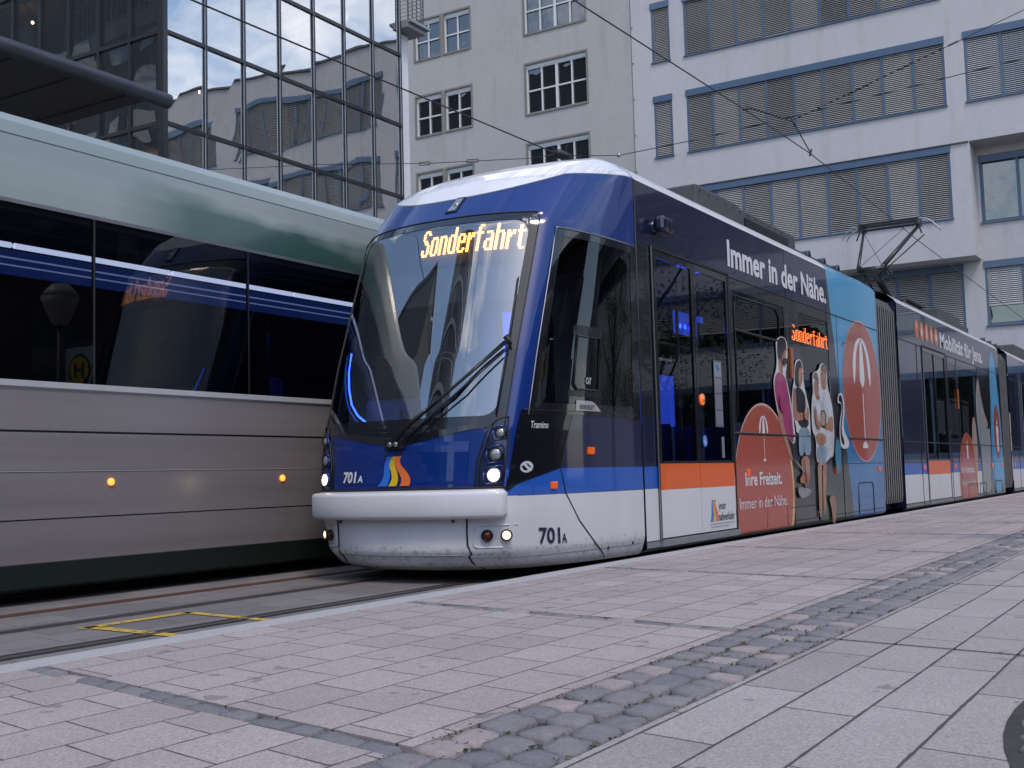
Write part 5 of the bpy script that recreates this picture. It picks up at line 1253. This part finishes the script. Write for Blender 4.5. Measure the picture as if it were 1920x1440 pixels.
# ------------------------------------------------------------------ overhead wires
wirem = plain('dark copper wire', (.02, .018, .018), .5)
def wire(name, pts, r, label, cat, extra=None):
    b = MB(); b.tube(pts, r, 6)
    if extra: extra(b)
    o = b.build(name, [wirem, steel], None, smooth=True); return tag(o, label, cat)
wire('contact_wire', [(-30, TC, 5.86), (5, TC, 5.88), (10.7, TC, 5.90), (16, TC, 6.06), (19.1, TC, 6.12), (24.3, TC, 6.0), (27, TC, 5.92), (44.9, TC, 5.75)], .009, 'long contact wire above the stopped tram that its pantograph touches', 'overhead wire')
wire('contact_wire', [(-30, 8.45, 5.55), (8, 8.45, 5.62), (15.4, 8.45, 5.74), (44.9, 8.3, 5.8)], .010, 'contact wire crossing in front of the glass facade above the moving tram', 'overhead wire')
wire('steady_arm', [(16, TC, 6.12), (18.2, TC, 6.45), (19.1, TC, 6.13)], .011, 'bent steady arm bracket hanging on the contact wire in front of the blinds', 'wire bracket', lambda b: (b.tube([(18.15, TC-.05, 6.36), (18.25, TC+.05, 6.56)], .02, 6), b.tube([(15.9, TC, 6.05), (16.1, TC, 6.12)], .02, 6), b.tube([(19.05, TC, 6.08), (19.15, TC, 6.2)], .02, 6)))
def turn(b, p0, p1):
    p0, p1 = Vector(p0), Vector(p1)
    for k in range(6):
        q = p0.lerp(p1, k/6); q2 = p0.lerp(p1, (k+.7)/6); b.tube([q, q2], .017, 8)
wire('span_wire', [(18.2, TC, 6.47), (18.2, 3.8, 7.0), (18.2, -4, 9.2)], .006, 'span wire with insulators rising to the upper right corner', 'span wire', lambda b: (turn(b, (18.2, 4.75, 6.72), (18.2, 4.4, 6.82)), turn(b, (18.2, 3.95, 6.95), (18.2, 3.7, 7.03)), turn(b, (18.2, 3.2, 7.17), (18.2, 3.05, 7.21))))
def eyes(b):
    for y in (10.05, 11.0):
        for s in (-1, 1): b.tube([(15.4, y-.12, 5.9+(y-10)*.12), (15.4, y-.1, 5.9+(y-10)*.12+.025*s), (15.4, y+.1, 5.92+(y-10)*.12+.025*s), (15.4, y+.12, 5.92+(y-10)*.12)], .007, 5)
wire('span_wire', [(15.4, 18.0, 7.0), (15.4, 13.2, 6.38), (15.4, 11, 6.03), (15.4, 9.0, 5.78), (15.4, 8.45, 5.76)], .006, 'thin span wire with turnbuckles in front of the beige wall', 'span wire', eyes)
wire('span_wire', [(15.4, 8.4, 5.72), (15.4, 7.44, 5.56), (15.4, 6.33, 5.58), (15.4, 5.0, 5.64), (15.4, -4, 6.2)], .006, 'thin span wire running right from the tram roof across the narrow blinds', 'span wire', lambda b: (b.disc((15.4, 7.44, 5.56), (-1, 0, 0), .03, 8, 1, .03), b.box(15.3, 15.7, 8.38, 8.5, 5.70, 5.80)))

# ------------------------------------------------------------------ round the corner of the frame: what the glass and paint mirror
pole = thing('stop_sign', (10.9, .25, .12), 'tram stop post with round globe lamp and square sign beside the platform', 'stop sign')
b = MB(); b.tube([(10.9, .25, .12), (10.9, .25, 3.25)], .045, 12); b.build('post', darkgrey, pole, smooth=True)
b = MB()
for k in range(9): pass
pts = [(10.9, .25, 3.25+.02*k) for k in range(2)]
b.tube([(10.9, .25, 3.2), (10.9, .25, 3.28), (10.9, .25, 3.38), (10.9, .25, 3.5), (10.9, .25, 3.6)], .1, 16, 0, .28); b.tube([(10.9, .25, 3.6), (10.9, .25, 3.72), (10.9, .25, 3.8)], .28, 16, 0, .12); b.build('globe_lamp', plain('milky lamp globe', (.5, .45, .4), .3), pole, smooth=True)
b = MB(); b.box(10.95, 10.97, .3, .95, 2.0, 2.85, 0); b.disc((10.949, .62, 2.52), (-1, 0, 0), .24, 24, 1, .004); b.disc((10.944, .62, 2.52), (-1, 0, 0), .2, 24, 2, .004)
for y in (.54, .70): b.box(10.93, 10.938, y-.02, y+.02, 2.42, 2.62, 1)
b.box(10.93, 10.938, .56, .68, 2.50, 2.54, 1); b.build('stop_plate', [pxm('stop plate white', (.5, .5, .5)), pxm('stop green', (.02, .10, .05)), pxm('stop yellow', (.6, .4, .03))], pole)
def tree(x, y, hgt, r_, seed, label):
    rnd = random.Random(seed); t = thing('broadleaf_tree', (x, y, .1), label, 'tree')
    b = MB(); b.tube([(x, y, .1), (x+.05, y, 1.5), (x-.05, y+.05, hgt*.5), (x, y, hgt*.8)], .16, 10, 0, .05)
    for k in range(7):
        a = k*2.4; b.tube([(x, y, hgt*(.35+.06*k)), (x+math.cos(a)*r_*.5, y+math.sin(a)*r_*.5, hgt*(.5+.06*k)), (x+math.cos(a)*r_*.8, y+math.sin(a)*r_*.8, hgt*(.6+.06*k))], .05, 6, 0, .015)
    b.build('trunk', plain('bark', (.06, .05, .04), .9) if 'bark' not in bpy.data.materials else bpy.data.materials['bark'], t)
    b = MB(); cl = [(rnd.gauss(0, r_*.45), rnd.gauss(0, r_*.45), rnd.uniform(.38, 1.0)*hgt, rnd.uniform(.35, .8)) for _ in range(34)]
    for (cx2, cy2, cz2, cr2) in cl:
        for q in range(230):
            d = Vector((rnd.gauss(0, 1), rnd.gauss(0, 1), rnd.gauss(0, .7)))*cr2*.55; p0 = Vector((x+cx2, y+cy2, cz2))+d
            a = Vector((rnd.uniform(-1, 1), rnd.uniform(-1, 1), rnd.uniform(-.6, .6))).normalized(); c2 = a.cross(Vector((rnd.uniform(-1, 1), rnd.uniform(-1, 1), 1))).normalized(); l = rnd.uniform(.03, .06)
            b.quad(p0-a*l, p0+c2*l*.5, p0+a*l, p0-c2*l*.5, rnd.randint(0, 1))
    b.build('crown', [bpy.data.materials.get('leaf dark') or plain('leaf dark', (.04, .07, .015), .6, amt=.3), bpy.data.materials.get('leaf light') or plain('leaf light', (.10, .13, .03), .6, amt=.3)], t)
tree(26.5, -3.0, 6.8, 2.0, 5, 'young broadleaf tree on the plaza beyond the right edge'); tree(24.0, -4.6, 6.2, 1.9, 9, 'second plaza tree nearer the platform beyond the right edge')
tw = thing('round_tower', (-92, 46, 0), 'tall round glass tower mirrored in the windscreen', 'tower')
b = MB(); b.tube([(-92, 46, 0), (-92, 46, 105)], 15, 40); b.build('tower_wall', office_glass('tower glass', 1.7), tw)
b = MB()
for k in range(40): a = 2*math.pi*k/40; b.tube([(-92+15.1*math.cos(a), 46+15.1*math.sin(a), 0), (-92+15.1*math.cos(a), 46+15.1*math.sin(a), 105)], .25, 4)
for z in range(0, 106, 7): b.ring((-92, 46, z), (0, 0, 1), 15.4, .5, 40, 0, .5)
b.build('tower_grid', plain('tower profile', (.35, .35, .36), .5), tw)
# block behind the photographer, seen only in reflections
rb_ = thing('office_block', (-34, -4, 0), 'dark office block across the square behind the viewer', 'building')
b = MB(); b.box(-46, -34, -30, 8, 0, 11); b.build('wall', plain('dark render', (.10, .10, .11), .8), rb_)
b = MB()
for z in (1.2, 4.6, 8.0):
    for y in range(-29, 7, 3): b.box(-34.02, -33.95, y, y+2.2, z, z+1.8)
b.build('window_row', pane_m, rb_)
hb = thing('reflection_block', (-34, 60, 0), 'unseen tall dark block added behind the viewer to darken the beige building windows', 'building')  # unseen block, added and sized to darken the reflections in the beige windows
b = MB(); b.box(-46, -34, 45, 98, 0, 52); b.box(-46.3, -33.7, 44.7, 98.3, 52, 52.5); b.build('wall', bpy.data.materials['dark render'], hb)
b = MB()
for z in range(2, 42, 4):
    for y in range(47, 96, 4): b.box(-34.02, -33.95, y, y+2.2, z, z+2.2)
b.build('window_row', pane_m, hb)
pb = thing('shop_row', (15, -24, 0), 'dark brick shop row along the far side of the square beyond the right edge', 'building')
b = MB(); b.box(-22, 38, -34, -24, 0, 13); b.box(-22.3, 38.3, -34.3, -23.7, 13, 13.4); b.build('wall', plain('dark brick wall', (.07, .055, .05), .9, nscale=2, amt=.4), pb)
b = MB()
for z in (1, 5, 9):
    for x in range(-20, 37, 4): b.box(x, x+2.4, -24.02, -23.93, z, z+2.3)
b.build('window_row', pane_m, pb)
print('objects', len(bpy.data.objects))
